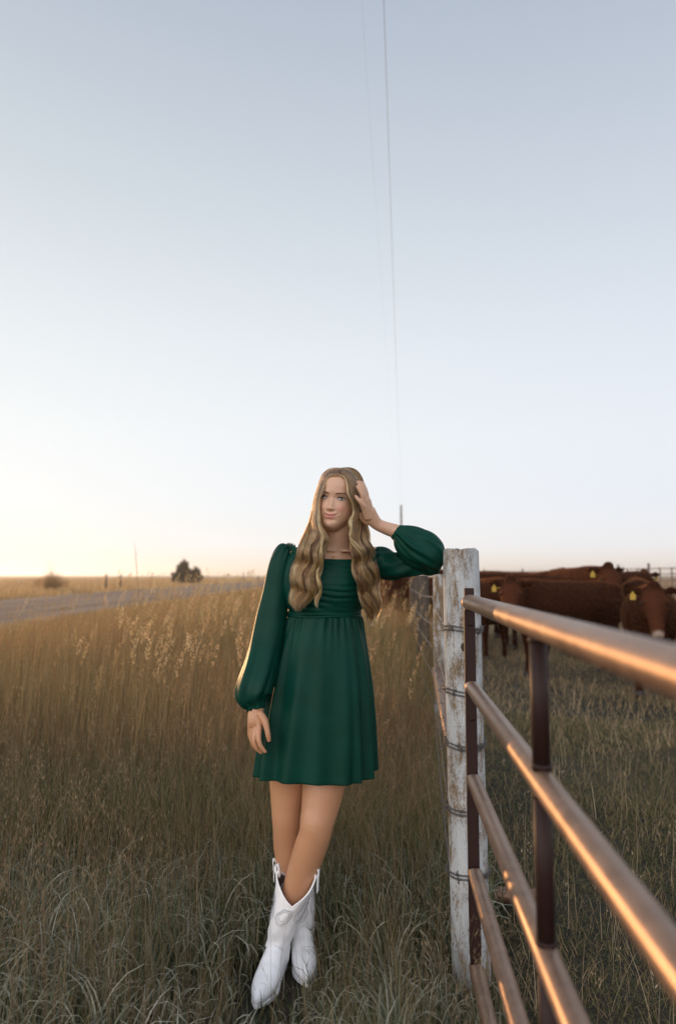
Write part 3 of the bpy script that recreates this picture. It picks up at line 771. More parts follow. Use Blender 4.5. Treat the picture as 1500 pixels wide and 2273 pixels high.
# skirt
waist = W(719, 1366, 2.465); hemz = .640
folds = []
for c_, w_, h_ in ((-.96, .13, .9), (-.80, .11, 1.1), (-.46, .20, 1.0), (-.02, .26, .75), (.44, .20, 1.0), (.72, .10, .9), (.90, .12, 1.1)): folds.append((-math.acos(c_), w_, h_))
for k in range(9): folds.append((.15 + k * .34 + rd_.uniform(-.08, .08), .15, 1.0))
def fold(a, t):
    s_ = 0
    a_ = (a + math.pi) % (2 * math.pi) - math.pi
    for c, w_, h in folds:
        d = (a_ - c + math.pi) % (2 * math.pi) - math.pi
        d += .06 * math.sin(c * 7) * (1 - t)
        s_ += h * math.exp(-(d / w_) ** 2) * (1 - .35 * math.tanh(d * 9 * (1 if math.sin(c * 13) > 0 else -1)))
    return s_ - .75
SK = MB(); rings = []; n = 420; seg = 90
gp_ = [(rd_.uniform(0, 6.28), rd_.uniform(.6, 1)) for _ in range(40)]
for i in range(seg):
    t = i / (seg - 1); z = waist.z + (hemz - waist.z) * t
    cx = waist.x + (-.081 - waist.x) * t ; cy = 2.465 - .012 * t
    sh = t ** .82
    rx = .129 + (.214 - .129) * sh + .010 * math.sin(t * math.pi); ry = .098 + (.158 - .098) * sh + .006 * math.sin(t * math.pi)
    amp = .003 + .032 * t ** 1.15; ring = []
    g_amp = .0055 * math.exp(-(t / .10) ** 1.3) * (1 - math.exp(-(t / .012)))
    for j in range(n):
        a = 2 * math.pi * j / n - math.pi
        dr = amp * fold(a, t) + g_amp * (math.sin(a * 30 + 2 * math.sin(a * 5)) + .6 * math.sin(a * 19 + 1))
        zz = z + (.004 * math.sin(a * 3 + 1) + .003 * fold(a, t)) * t * t
        ring.append((cx + (rx + dr) * math.cos(a), cy + (ry + dr) * math.sin(a), zz))
    rings.append(ring)
SK.rings(rings, False, False)
dress_root = empty('dress', (0, 0, 0)); dress_root.parent = person; dress_root.matrix_parent_inverse = PINV
def dput(name, me, m=green):
    o = kid(name, me, m, dress_root); return o
sko = dput('skirt', SK.mesh()); md = sko.modifiers.new('s', 'SOLIDIFY'); md.thickness = .0018; md.offset = -1
# bodice with soft horizontal ruching
BD = MB(); rings = []; keys = [(737, 1243, 2.462, .128, .088), (736, 1258, 2.462, .131, .097), (733, 1285, 2.463, .134, .108), (729, 1312, 2.464, .136, .112), (725, 1336, 2.465, .133, .106), (721, 1354, 2.465, .130, .100), (719, 1366, 2.465, .129, .097)]
K = [[*W(k[0], k[1], k[2]), k[3], k[4]] for k in keys]; Q = spline(K, 80)
for i, q in enumerate(Q):
    t = i / 79; ring = []
    for j in range(200):
        a = 2 * math.pi * j / 200
        wv = .0024 * math.sin(t * 58 + 2.0 * math.sin(a * 2 + 1) + 1.4 * math.sin(a * 3.3)) * (.5 + .5 * math.sin(a * 3.0 + t * 9)) + .0007 * math.sin(t * 71 + 3.5 * math.sin(a * 1.7)) + .0016 * mn.noise(Vector((math.cos(a) * 5, math.sin(a) * 5, t * 18)))
        bust = .010 * (math.exp(-((a - 4.30) / .30) ** 2) + math.exp(-((a - 5.12) / .30) ** 2)) * math.exp(-((t - .50) / .24) ** 2)
        dz = 0
        if t < .2: dz = (.2 - t) / .2 * (.030 * math.exp(-((math.sin(a) - 0) / .45) ** 2)) 
        ring.append((q[0] + (q[3] + wv + bust) * math.cos(a), q[1] + (q[4] + wv + bust) * math.sin(a), q[2] + dz))
    rings.append(ring)
BD.rings(rings, False, False)
bo = dput('bodice', BD.mesh()); md = bo.modifiers.new('s', 'SOLIDIFY'); md.thickness = .002; md.offset = -1
# twisted seam band under the bust
TB = MB(); P_ = []
for k in range(2):
    P_ = []
    for j in range(161):
        a = 2 * math.pi * j / 160; P_.append((waist.x + .1325 * math.cos(a) + 0, 2.465 + .1010 * math.sin(a), waist.z + .004 + (.0045 if k else -.004) + .0015 * math.sin(a * 4 + k * 2)))
    TB.tube(P_, [(.0030, .0050)] * 161, 8)
dput('waist_band', TB.mesh())
# hanging sleeve
SL = MB()
ph = [rd_.uniform(0, 6.28) for _ in range(8)]
def mod_l(a, t):
    low = max(0, (t - .55) / .45)
    f = .0030 * math.sin(3 * a + ph[0] + t * 2.2) + .0022 * math.sin(5 * a + ph[1] - t * 3)
    f += low ** 1.2 * (.0065 * math.sin(6 * a + ph[2] + 1.5 * t) + .0040 * math.sin(11 * a + ph[3]))
    if t > .93: f *= .8
    if t < .12: f += .004 * math.sin(11 * a) * (1 - t / .12)
    return f
loft(SL, [(641, 1216, 2.455, .020), (636, 1222, 2.455, .033), (630, 1238, 2.455, .041), (622, 1268, 2.452, .0440), (612, 1320, 2.448, .0455), (603, 1370, 2.44, .0525), (592, 1430, 2.42, .0565), (578, 1485, 2.385, .0595), (567, 1522, 2.36, .0600), (563, 1544, 2.350, .0570), (566, 1558, 2.346, .0450), (569, 1566, 2.343, .0300), (569, 1570, 2.342, .0285), (570, 1576, 2.34, .0268)], 96, 120, mod_l)
slL = SL; SL = MB()
# raised sleeve: upper arm, then the balloon from elbow to cuff
def mod_u(a, t): return .0030 * math.sin(4 * a + 9 * t) + .0028 * math.sin(7 * a - 14 * t + 1) * math.sin(math.pi * t)
loft(SL, [(822, 1243, 2.4650, .046), (840, 1248, 2.4780, .056), (872, 1256, 2.4776, .0500), (905, 1254, 2.4693, .0440), (940, 1250, 2.4593, .0420), (962, 1252, 2.4470, .0400), (977, 1256, 2.4370, .028)], 72, 90, mod_u)
def mod_b(a, t):
    s_ = math.sin(math.pi * min(t * 1.15, 1)) ** .5
    return s_ * (.0050 * math.sin(9 * a + .8 * math.sin(5 * t) + ph[5]) + .0036 * math.sin(15 * a + ph[6] + 1.3 * t)) * (1.15 - .6 * t) + .0035 * math.sin(4 * a + 5 * t + ph[7]) * t
loft(SL, [(876, 1178, 2.4161, .0262), (880, 1181, 2.4157, .0282), (884, 1183, 2.4143, .0310), (890, 1187, 2.4131, .0400), (903, 1197, 2.4140, .0540), (922, 1210, 2.4117, .0640), (940, 1221, 2.4063, .0660), (955, 1231, 2.4034, .0600), (966, 1240, 2.4070, .0480), (974, 1247, 2.4151, .033), (978, 1252, 2.4217, .018)], 120, 110, mod_b)
# cloth web hanging from balloon to the underside point
loft(SL, [(888, 1216, 2.4489, .030), (915, 1232, 2.4357, .040), (940, 1246, 2.4243, .036), (956, 1262, 2.4156, .020), (962, 1272, 2.4154, .008)], 48, 40, lambda a, t: .002 * math.sin(6 * a + 4 * t))
for s__ in (slL, SL): dput('sleeve', remeshed(s__.mesh(), .0045 if QUICK else .0028, 2, .5))
# gathered elastic edge on both shoulders
for pts in ([(668, 1247, 2.385), (664, 1232, 2.392), (657, 1219, 2.41), (648, 1213, 2.435), (640, 1212, 2.46), (630, 1216, 2.49), (617, 1226, 2.52), (612, 1240, 2.53)], [(822, 1248, 2.395), (826, 1234, 2.40), (832, 1225, 2.42), (838, 1223, 2.45), (842, 1226, 2.49)]):
    K = [list(W(*p)) for p in pts]; Q = spline(K, 70); P_ = []
    mid = sum((Vector(q) for q in Q), Vector()) / len(Q)
    strips = [[], [], []]
    for i, q in enumerate(Q):
        c = Vector(q); o_ = Vector((0, 0, 1)); wv = .0035 * math.sin(i * 1.15) + .002 * math.sin(i * 2.3 + 1)
        sg = -1 if pts[0][0] < 750 else 1
        out_ = Vector((sg * .8, -.3, .35)).normalized(); ac = out_.cross((Vector(Q[min(i + 1, 69)]) - Vector(Q[max(i - 1, 0)])).normalized()).normalized()
        strips[0].append(c - Vector((sg * -.002, 0, -.004)) + ac * wv + Vector((0, 0, .004)))
        strips[1].append(c + out_ * (-.002) + ac * wv * .3)
        strips[2].append(c + Vector((sg * .012, 0, -.010)) + ac * wv * .8)
    RF = MB(); RF.rings(strips, False, False, closed=False)
    ro = dput('shoulder_ruffle', RF.mesh()); md = ro.modifiers.new('s', 'SOLIDIFY'); md.thickness = .003; md.offset = 0
# side panels closing the bodice to the sleeves
SP = MB(); SQ = MB()
loft(SP, [(662, 1226, 2.44, .020, .034), (654, 1250, 2.445, .036, .048), (648, 1290, 2.45, .036, .058), (648, 1330, 2.455, .028, .055), (650, 1350, 2.46, .018, .045)], 40, 40, lambda a, t: .0018 * math.sin(5 * a + 8 * t))
loft(SQ, [(816, 1243, 2.45, .022, .034), (820, 1262, 2.455, .030, .045), (812, 1290, 2.46, .030, .055), (802, 1325, 2.46, .022, .050), (795, 1345, 2.46, .014, .04)], 40, 40, lambda a, t: .0018 * math.sin(5 * a + 8 * t))
for s__ in (SP, SQ): dput('side_panel', remeshed(s__.mesh(), .005, 2))

# ---- necklace, nose ring
gold = mat('gold', (.75, .50, .22), .25, 1.0)
NK = MB(); pts = [(722, 1209, 2.43), (727, 1222, 2.398), (738, 1233, 2.384), (742, 1234.5, 2.383), (755, 1232, 2.384), (768, 1225, 2.392), (780, 1214, 2.42)]
Q = spline([list(W(*p)) for p in pts], 60)
bvh_m = body_me
from mathutils.bvhtree import BVHTree
bt = BVHTree.FromPolygons([v_.co for v_ in body_me.vertices], [tuple(p_.vertices) for p_ in body_me.polygons])
def onskin(p, off=.0012):
    p = Vector(p); o_ = Vector((0, 0, CAM_H)); h = bt.ray_cast(Vector((p.x, p.y - .3, p.z)), Vector((0, 1, 0)))
    return (h[0] + Vector((0, -off, 0))) if h[0] is not None else p
NK.tube([onskin(q) for q in Q], .0008, 6)
nk = kid('necklace', NK.mesh(), gold)
CR = MB(); c = onskin(W(738, 1240, 2.38), .002)
CR.tube([c + Vector((0, 0, .009)), c + Vector((0, 0, -.013))], .0010, 6); CR.tube([c + Vector((-.006, 0, .003)), c + Vector((.006, 0, .003))], .0010, 6); CR.tube([onskin(W(740, 1234, 2.38)), c + Vector((0, 0, .009))], .0006, 5)
kid('cross_pendant', CR.mesh(), gold, nk)
NR = MB(); c = Vector((-.0135, surf_y(-.0125, -.043) - .0015, -.0435)); NR.tube([HM @ (c + Vector((.0005, .002 * math.cos(a), .0035 * math.sin(a)))) for a in np.linspace(-2.4, 1.2, 14)], .0005, 5)
kid('nose_ring', NR.mesh(), gold)
# ---- hair: thousands of strands laid over the skull and falling in waved locks
HIM = HM.inverted(); hr = np.random.default_rng(21)
def head_depth(px, py):
    q = HIM @ W(px, py, 2.42); z = max(q.z, -.02)
    s_ = max(0., 1 - (q.x / .084) ** 2 - ((z - .004) / .122) ** 2)
    return 2.42 - .103 * math.sqrt(s_) - .006
def chest_depth(px, py):
    dx = (px - 730) * .0016; return 2.465 - .132 * math.sqrt(max(.10, 1 - (dx / .158) ** 2))
def hair_point_depth(px, py):
    k = min(max((py - 1165) / 50, 0), 1); return head_depth(px, py) * (1 - k) + chest_depth(px, py) * k
def sheet(inner, outer, count, clumps, seg=44, arch=.012, layer=.020, wave=(5.2, 7.2), wl=62, tone=0.0, len_rng=(.80, 1.0), back=None, ph0=0., wave_start=.36, tight=.55):
    I_ = spline([(*p, 0) for p in inner], 120)[:, :2]; O_ = spline([(*p, 0) for p in outer], 120)[:, :2]
    cs = (np.arange(clumps) + hr.uniform(.1, .9, clumps)) / clumps; cp = hr.normal(0, .30, clumps) + cs * 1.9; cw = hr.uniform(.95, 1.07, clumps); cd = hr.uniform(0, 1, clumps); ct = hr.normal(0, .38, clumps)
    cl = hr.uniform(.0, 1, clumps)
    out_ = []; tones = []
    for k in range(count):
        s0 = hr.uniform(0, 1); c = int(np.argmin(np.abs(cs - s0) + hr.normal(0, .02, clumps) ** 2)); fly = hr.random() < .06
        L = len_rng[0] + (len_rng[1] - len_rng[0]) * (.35 * cl[c] + .65 * hr.random()); lay = hr.random(); js = hr.normal(0, .012); jp = hr.normal(0, .22)
        pts = []
        for i in range(seg):
            t = i / (seg - 1) * L
            sp = np.interp(t, [0, .25, .5, 1], [1, .85, tight + .25, tight])
            s_ = cs[c] + (s0 - cs[c]) * sp + js * (1 + 2 * t)
            if fly: s_ += (s0 - .5) * .35 * t
            j = min(t * 119, 118.999); a = int(j); f = j - a
            pi_ = I_[a] * (1 - f) + I_[a + 1] * f; po = O_[a] * (1 - f) + O_[a + 1] * f
            px, py = pi_ + (po - pi_) * min(max(s_, -.05), 1.05)
            d = (back(px, py) if back else hair_point_depth(px, py))
            env = min(max((t - wave_start) / .18, 0), 1)
            ang = 2 * math.pi * (py - 1120) / (wl * cw[c]) + cp[c] + ph0 + jp
            amp = (wave[0] + (wave[1] - wave[0]) * t) * env * (.75 if s_ > .85 else 1)
            px += amp * math.sin(ang) * (1 - .5 * abs(2 * s_ - 1)) + .5 * math.sin(ang * 2.3 + jp * 9) * env
            d += -.0065 * math.cos(ang) * env - arch * math.sin(math.pi * min(max(s_, 0), 1)) * (env * .8 + .2) - layer * lay * (.25 + .75 * env) - .012 * cd[c] * env
            if fly: px += hr.normal(0, .15); 
            pts.append(W(px, py, d))
        out_.append(pts); tones.append(min(max(.5 + ct[c] + hr.normal(0, .13) + tone, 0), 1))
    return out_, tones
strands, tones = [], []
def addsheet(*a, **k):
    s_, t_ = sheet(*a, **k); strands.extend(s_); tones.extend(t_)
NS = .45 if QUICK else 1.0
L_in = [(753, 1056), (743, 1056.5), (732, 1059), (724, 1067), (720, 1079), (717, 1092), (709, 1112), (708, 1148), (716, 1170), (727, 1205), (712, 1250), (703, 1292), (690, 1328), (668, 1362)]
L_out = [(755, 1039), (742, 1038.5), (730, 1041), (717, 1051), (709, 1066), (705, 1082), (697, 1112), (691, 1147), (676, 1183), (667, 1212), (651, 1257), (645, 1308), (644, 1335), (657, 1362)]
R_in = [(755, 1056), (762, 1058.5), (767, 1067), (770, 1082), (774, 1100), (783, 1120), (783, 1140), (778, 1160), (780, 1190), (780, 1224), (786, 1268), (795, 1305), (808, 1350), (822, 1392)]
R_out = [(757, 1038.5), (774, 1037.5), (790, 1043), (801, 1056), (808, 1075), (811, 1098), (813, 1130), (814, 1165), (816, 1197), (829, 1226), (837, 1265), (840, 1310), (843, 1345), (834, 1396)]
addsheet(L_in, L_out, int(4200 * NS), 48, ph0=.4)
addsheet([(753, 1056), (741, 1057), (728, 1064), (720, 1082), (710, 1114), (711, 1150), (715, 1175), (724, 1210), (715, 1245), (714, 1280), (710, 1320), (708, 1354)],
         [(753, 1050), (734, 1050), (720, 1062), (713, 1084), (704, 1116), (703, 1150), (706, 1178), (713, 1212), (702, 1245), (705, 1280), (700, 1320), (706, 1350)], int(420 * NS), 5, ph0=.6, tone=.10, arch=.016, len_rng=(.9, 1))
addsheet(R_in, R_out, int(4400 * NS), 50, ph0=2.6)
addsheet([(755, 1056), (763, 1060), (768, 1072), (770, 1094), (780, 1117), (783, 1138), (774, 1158), (776, 1190), (790, 1222), (800, 1262), (790, 1300)],
         [(756, 1052), (767, 1058), (774, 1078), (778, 1098), (789, 1118), (790, 1140), (783, 1160), (788, 1190), (804, 1222), (812, 1262), (800, 1300)], int(420 * NS), 5, ph0=2.4, tone=.12, arch=.016, layer=.026)
# crown and back of the head
bk = lambda px, py: 2.42 + .100 * math.sqrt(max(0., 1 - ((px - 750) / 56) ** 2 - (min(max(1100 - py, -10), 66) / 68) ** 2)) + (.012 if py > 1150 else 0)
addsheet([(755, 1041), (744, 1046), (735, 1065), (730, 1100), (728, 1150), (725, 1200), (712, 1270), (705, 1320)], [(755, 1038), (735, 1041), (716, 1055), (704, 1085), (695, 1120), (688, 1160), (668, 1230), (650, 1300)], int(1100 * NS), 16, back=bk, tone=-.12)
addsheet([(756, 1041), (764, 1046), (770, 1065), (774, 1100), (776, 1150), (778, 1200), (790, 1270), (800, 1320)], [(756, 1038), (778, 1040), (798, 1055), (808, 1085), (812, 1120), (814, 1165), (826, 1230), (840, 1300)], int(1100 * NS), 16, back=bk, tone=-.12)
addsheet([(750, 1045), (738, 1070), (732, 1110), (728, 1150), (724, 1200), (722, 1235)], [(760, 1045), (770, 1070), (776, 1110), (780, 1150), (784, 1200), (786, 1235)], int(1300 * NS), 18, back=lambda px, py: 2.515, tone=-.2, wave=(2, 3))
ns = len(strands); sg = len(strands[0])
hc = bpy.data.hair_curves.new('hair'); hc.add_curves([sg] * ns)
A = np.array([[tuple(p) for p in s_] for s_ in strands], np.float32)
hc.attributes['position'].data.foreach_set('vector', A.ravel())
ra = hc.attributes.get('radius') or hc.attributes.new('radius', 'FLOAT', 'POINT')
prof = (.00042 * np.interp(np.linspace(0, 1, sg), [0, .1, .85, 1], [.8, 1, .8, .25])).astype(np.float32)
ra.data.foreach_set('value', np.tile(prof, ns))
ta = hc.attributes.new('tone', 'FLOAT', 'POINT'); ta.data.foreach_set('value', np.repeat(np.array(tones, np.float32), sg))
hm_ = bpy.data.materials.new('dark_blonde_hair'); hm_.use_nodes = True; n_t = hm_.node_tree; n_t.nodes.remove(n_t.nodes['Principled BSDF'])
hb = n_t.nodes.new('ShaderNodeBsdfHairPrincipled'); hb.parametrization = 'COLOR'
an_ = n_t.nodes.new('ShaderNodeAttribute'); an_.attribute_name = 'tone'
hi = n_t.nodes.new('ShaderNodeHairInfo')
c0 = ramp(hm_, an_.outputs['Fac'], [(.12, (.045, .021, .009)), (.5, (.25, .145, .064)), (.88, (.50, .335, .165))])
c1 = ramp(hm_, hi.outputs['Intercept'], [(0, (.72, .60, .46)), (.3, (1.0, .92, .82)), (1, (1.0, .88, .66))])
n_t.links.new(mixc(hm_, 1.0, c0, c1, 'MULTIPLY'), hb.inputs['Color'])
hb.inputs['IOR'].default_value = 1.46; hb.inputs['Roughness'].default_value = .36; hb.inputs['Radial Roughness'].default_value = .45
n_t.links.new(hb.outputs[0], n_t.nodes['Material Output'].inputs[0])
hair = kid('hair', hc, hm_)
# scalp under the strands
SC = MB(); rings = []
for i in range(1, 30):
    a = math.pi * i / 30; ring = []
    for j in range(48):
        b = 2 * math.pi * j / 48; x = math.sin(a) * math.cos(b) * .0765; y = .004 + math.sin(a) * math.sin(b) * .0975; z = .012 + math.cos(a) * .103
        lim = np.interp(z, [-.10, .0, .05, .088, .105], [.02, -.002, -.045, -.074, -.06])
        y = max(y, lim) if z < .100 else y
        ring.append(HM @ Vector((x, y, z)))
    rings.append(ring[::-1])
SC.rings(rings)
kid('scalp', SC.mesh(), mat('scalp_hair', (.10, .062, .036), .7), hair)

# ---- boots
white = mat('white_leather', (.86, .86, .86), .38, 0, .5)
v = texco(white); cg = ramp(white, noise_tex(white, v, 30, 5, .7), [(.3, (.86, .86, .86)), (.6, (.92, .92, .92))]); lk(white, cg, bsdf(white).inputs['Base Color'])
bump(white, noise_tex(white, v, 90, 4, .7), .12, .002)
inner_m = mat('boot_lining', (.10, .075, .06), .9); stm = mat('stitching', (.34, .35, .38), .7)
def boot(keys, foot, rim_dip, yawdir, straps, seed):
    """keys: shaft centres top to ankle (px,py,d,ra,rb); foot: world offsets from the ankle"""
    K = []
    for k in keys:
        p = W(*k[:3]); K.append([p.x, p.y, p.z, k[3], k[4]])
    nS = 46; Q = spline(K, nS); ank = Vector(Q[-1][:3])
    fd = Vector((math.sin(yawdir), -math.cos(yawdir), 0)); sd_ = Vector((-fd.y, fd.x, 0)) * -1   # fd: toe direction; sd_: image side
    rs = random.Random(seed); n = 56; rings = []
    ph = [rs.uniform(0, 6.28) for _ in range(6)]
    for i in range(nS):
        q = Q[i]; c = Vector(q[:3]); t = i / (nS - 1); ring = []
        for j in range(n):
            a = 2 * math.pi * j / n
            ca, sa = math.cos(a), math.sin(a)      # ca along side, sa along foot direction
            w_ = .0022 * math.sin(3 * a + ph[0] + 5 * t) + .0045 * max(0, t - .55) * math.sin(26 * t + 2 * sa + ph[1]) + .0012 * math.sin(6 * a + 9 * t)
            dz = 0
            if t < .5: dz = -(rim_dip * (math.asin(min(abs(sa), 1)) / (math.pi / 2)) ** 1.15 - .018 * abs(ca) ** 3) * (1 - t / .5) ** 1.3
            ring.append(c + sd_ * (ca * (q[3] + w_)) + fd * (sa * (q[4] + w_)) + Vector((0, 0, dz)))
        rings.append(ring)
    # ankle to toe: rings sweep round the bend, then along the foot
    zA = ank.z; heel = ank - fd * .0
    prof = [  # (forward of ankle, height of centre, tilt deg from horizontal plane, half width, half height)
        (.000, zA - .018, 10, .039, .050), (.006, zA - .034, 28, .038, .055), (.016, zA - .045, 50, .037, .060), (.034, max(zA - .054, .062), 68, .0375, .055),
        (.060, .058, 80, .039, .044), (.090, .048, 88, .0415, .035), (.120, .040, 90, .042, .029), (.148, .034, 90, .038, .025), (.172, .030, 90, .030, .0215), (.192, .0275, 90, .0205, .0185), (.206, .026, 90, .011, .0145), (.2115, .0255, 90, .004, .007)]
    PQ = spline([(a, b, 0, c_, d_, e_) for a, b, c_, d_, e_ in prof], 40)
    for m_, q in enumerate(PQ):
        th = R(q[3]); ring = []
        ax_ = fd * math.cos(th) + Vector((0, 0, 1)) * math.sin(th)
        for j in range(n):
            a = 2 * math.pi * j / n
            w_ = .0022 * math.sin(m_ * .95) * max(0, math.sin(a)) * (1 if 4 < m_ < 26 else .2)
            p = ank + fd * q[0] + Vector((0, 0, q[1] - zA)) + sd_ * (math.cos(a) * q[4]) + ax_ * (math.sin(a) * (q[5] + w_))
            p.z = max(p.z, .012 + (.028 * max(0, 1 - max(q[0] + .0, 0) / .09) if True else 0))
            ring.append(p)
        rings.append(ring)
    mb = MB().rings(rings, False, True); b = kid('boot', mb.mesh(), white)
    md = b.modifiers.new('s', 'SOLIDIFY'); md.thickness = .0028; md.offset = 1
    I3 = Matrix.Identity(4)
    ln = MB().rings([[c_ + (p - c_) * .955 for p in r for c_ in [sum((Vector(x) for x in r), Vector()) / n]] for r in rings[1:26]], False, False); kid('lining', ln.mesh(), inner_m, b)
    # sole and heel
    so_ = MB(); ol = [(-.045, .022), (-.03, .029), (0, .031), (.04, .031), (.08, .036), (.115, .042), (.145, .039), (.175, .029), (.20, .014), (.213, .003)]
    Lr = [(a, w_) for a, w_ in ol]; out_ = [(a, w_) for a, w_ in Lr] + [(a, -w_) for a, w_ in Lr[::-1]]
    def sz(a): return np.interp(a, [-.05, .0, .07, .12, .22], [.036, .036, .014, .008, .014])
    so_.rings([[ank * 1 + fd * a + sd_ * w_ + Vector((0, 0, sz(a) + h - ank.z)) for a, w_ in out_] for h in (-.006, .002)]); kid('sole', so_.mesh(smooth=False), white, b)
    he = MB(); he.rings([[ank + fd * (.0 - .018 + math.cos(a) * .030 * k_) + sd_ * (math.sin(a) * .029 * k_) + Vector((0, 0, z - ank.z)) for a in np.linspace(0, 2 * math.pi, 24, endpoint=False)] for z, k_ in ((.033, 1.0), (.015, .88), (-.004, .82))]); kid('heel', he.mesh(), white, b)
    # pull straps at both sides of the rim
    for sgn in (1, -1):
        j0 = 0 if sgn > 0 else n // 2; top = rings[0][j0]; st = MB(); o_ = sd_ * sgn
        prof_ = [top + o_ * .003 + Vector((0, 0, -.055)), top + o_ * .004 + Vector((0, 0, -.02)), top + o_ * .007 + Vector((0, 0, .008)), top + o_ * .004 + Vector((0, 0, .020)), top - o_ * .003 + Vector((0, 0, .012)), top - o_ * .006 + Vector((0, 0, -.02))]
        Qs = spline([tuple(p) for p in prof_], 24)
        st.rings([[Vector(q) + fd * (w_ * .010) + o_ * (h * .0012) for w_, h in ((-1, -1), (1, -1), (1, 1), (-1, 1))] for q in Qs]); kid('pull_strap', st.mesh(), white, b)
    # looping stitched pattern on the shaft
    def on(a, t):
        i = t * (nS - 1); i0 = min(int(i), nS - 2); f = i - i0; j = (a / (2 * math.pi) * n) % n; j0 = int(j) % n; g = j - int(j); j1 = (j0 + 1) % n
        p = (rings[i0][j0] * (1 - g) + rings[i0][j1] * g) * (1 - f) + (rings[i0 + 1][j0] * (1 - g) + rings[i0 + 1][j1] * g) * f
        nrm = (p - Vector(Q[i0][:3])); nrm.z = 0; return p + nrm.normalized() * .0034
    for ca_ in (math.pi * .5, math.pi * 0.13, math.pi * .87):
        for sc_ in (1.0, .84, .60):
            mbs = MB(); P_ = []
            for k in range(61):
                u = 2 * math.pi * k / 60
                P_.append(on(ca_ + .42 * sc_ * math.sin(u) * (1 + .25 * math.cos(3 * u)), .42 + .20 * sc_ * -math.cos(u)))
            mbs.tube(P_, .0006, 5); kid('stitching', mbs.mesh(), stm, b)
    rim = MB(); rim.tube([r_ for r_ in rings[0]] + [rings[0][0]], .0024, 8); kid('rim_piping', rim.mesh(), white, b)
    return b
fb = boot([(661, 1950, 2.385, .0680, .064), (650, 1990, 2.39, .0615, .060), (636, 2030, 2.395, .0535, .055), (624, 2068, 2.402, .0450, .050), (618, 2092, 2.405, .0405, .049)], None, .066, R(-14), None, 1)
bb = boot([(651, 1930, 2.505, .0660, .064), (657, 1975, 2.505, .0620, .060), (664, 2020, 2.51, .0560, .055), (668, 2062, 2.52, .0470, .050), (669, 2088, 2.52, .0410, .049)], None, .066, R(8), None, 2)
# ---------------------------------------------------------------- cattle
coatm = mat('red_brown_coat', (.085, .026, .011), .85, 0, .04); at = nd(coatm, 'ShaderNodeVertexColor', layer_name='tone'); v = texco(coatm)
lk(coatm, mixc(coatm, .55, at.outputs[0], ramp(coatm, noise_tex(coatm, v, 7, 5, .7), [(.3, (.018, .006, .0035)), (.7, (.046, .015, .006))])), bsdf(coatm).inputs['Base Color'])
bump(coatm, noise_tex(coatm, texco(coatm, (1, 1, .4)), 60, 4, .7), .5, .01)
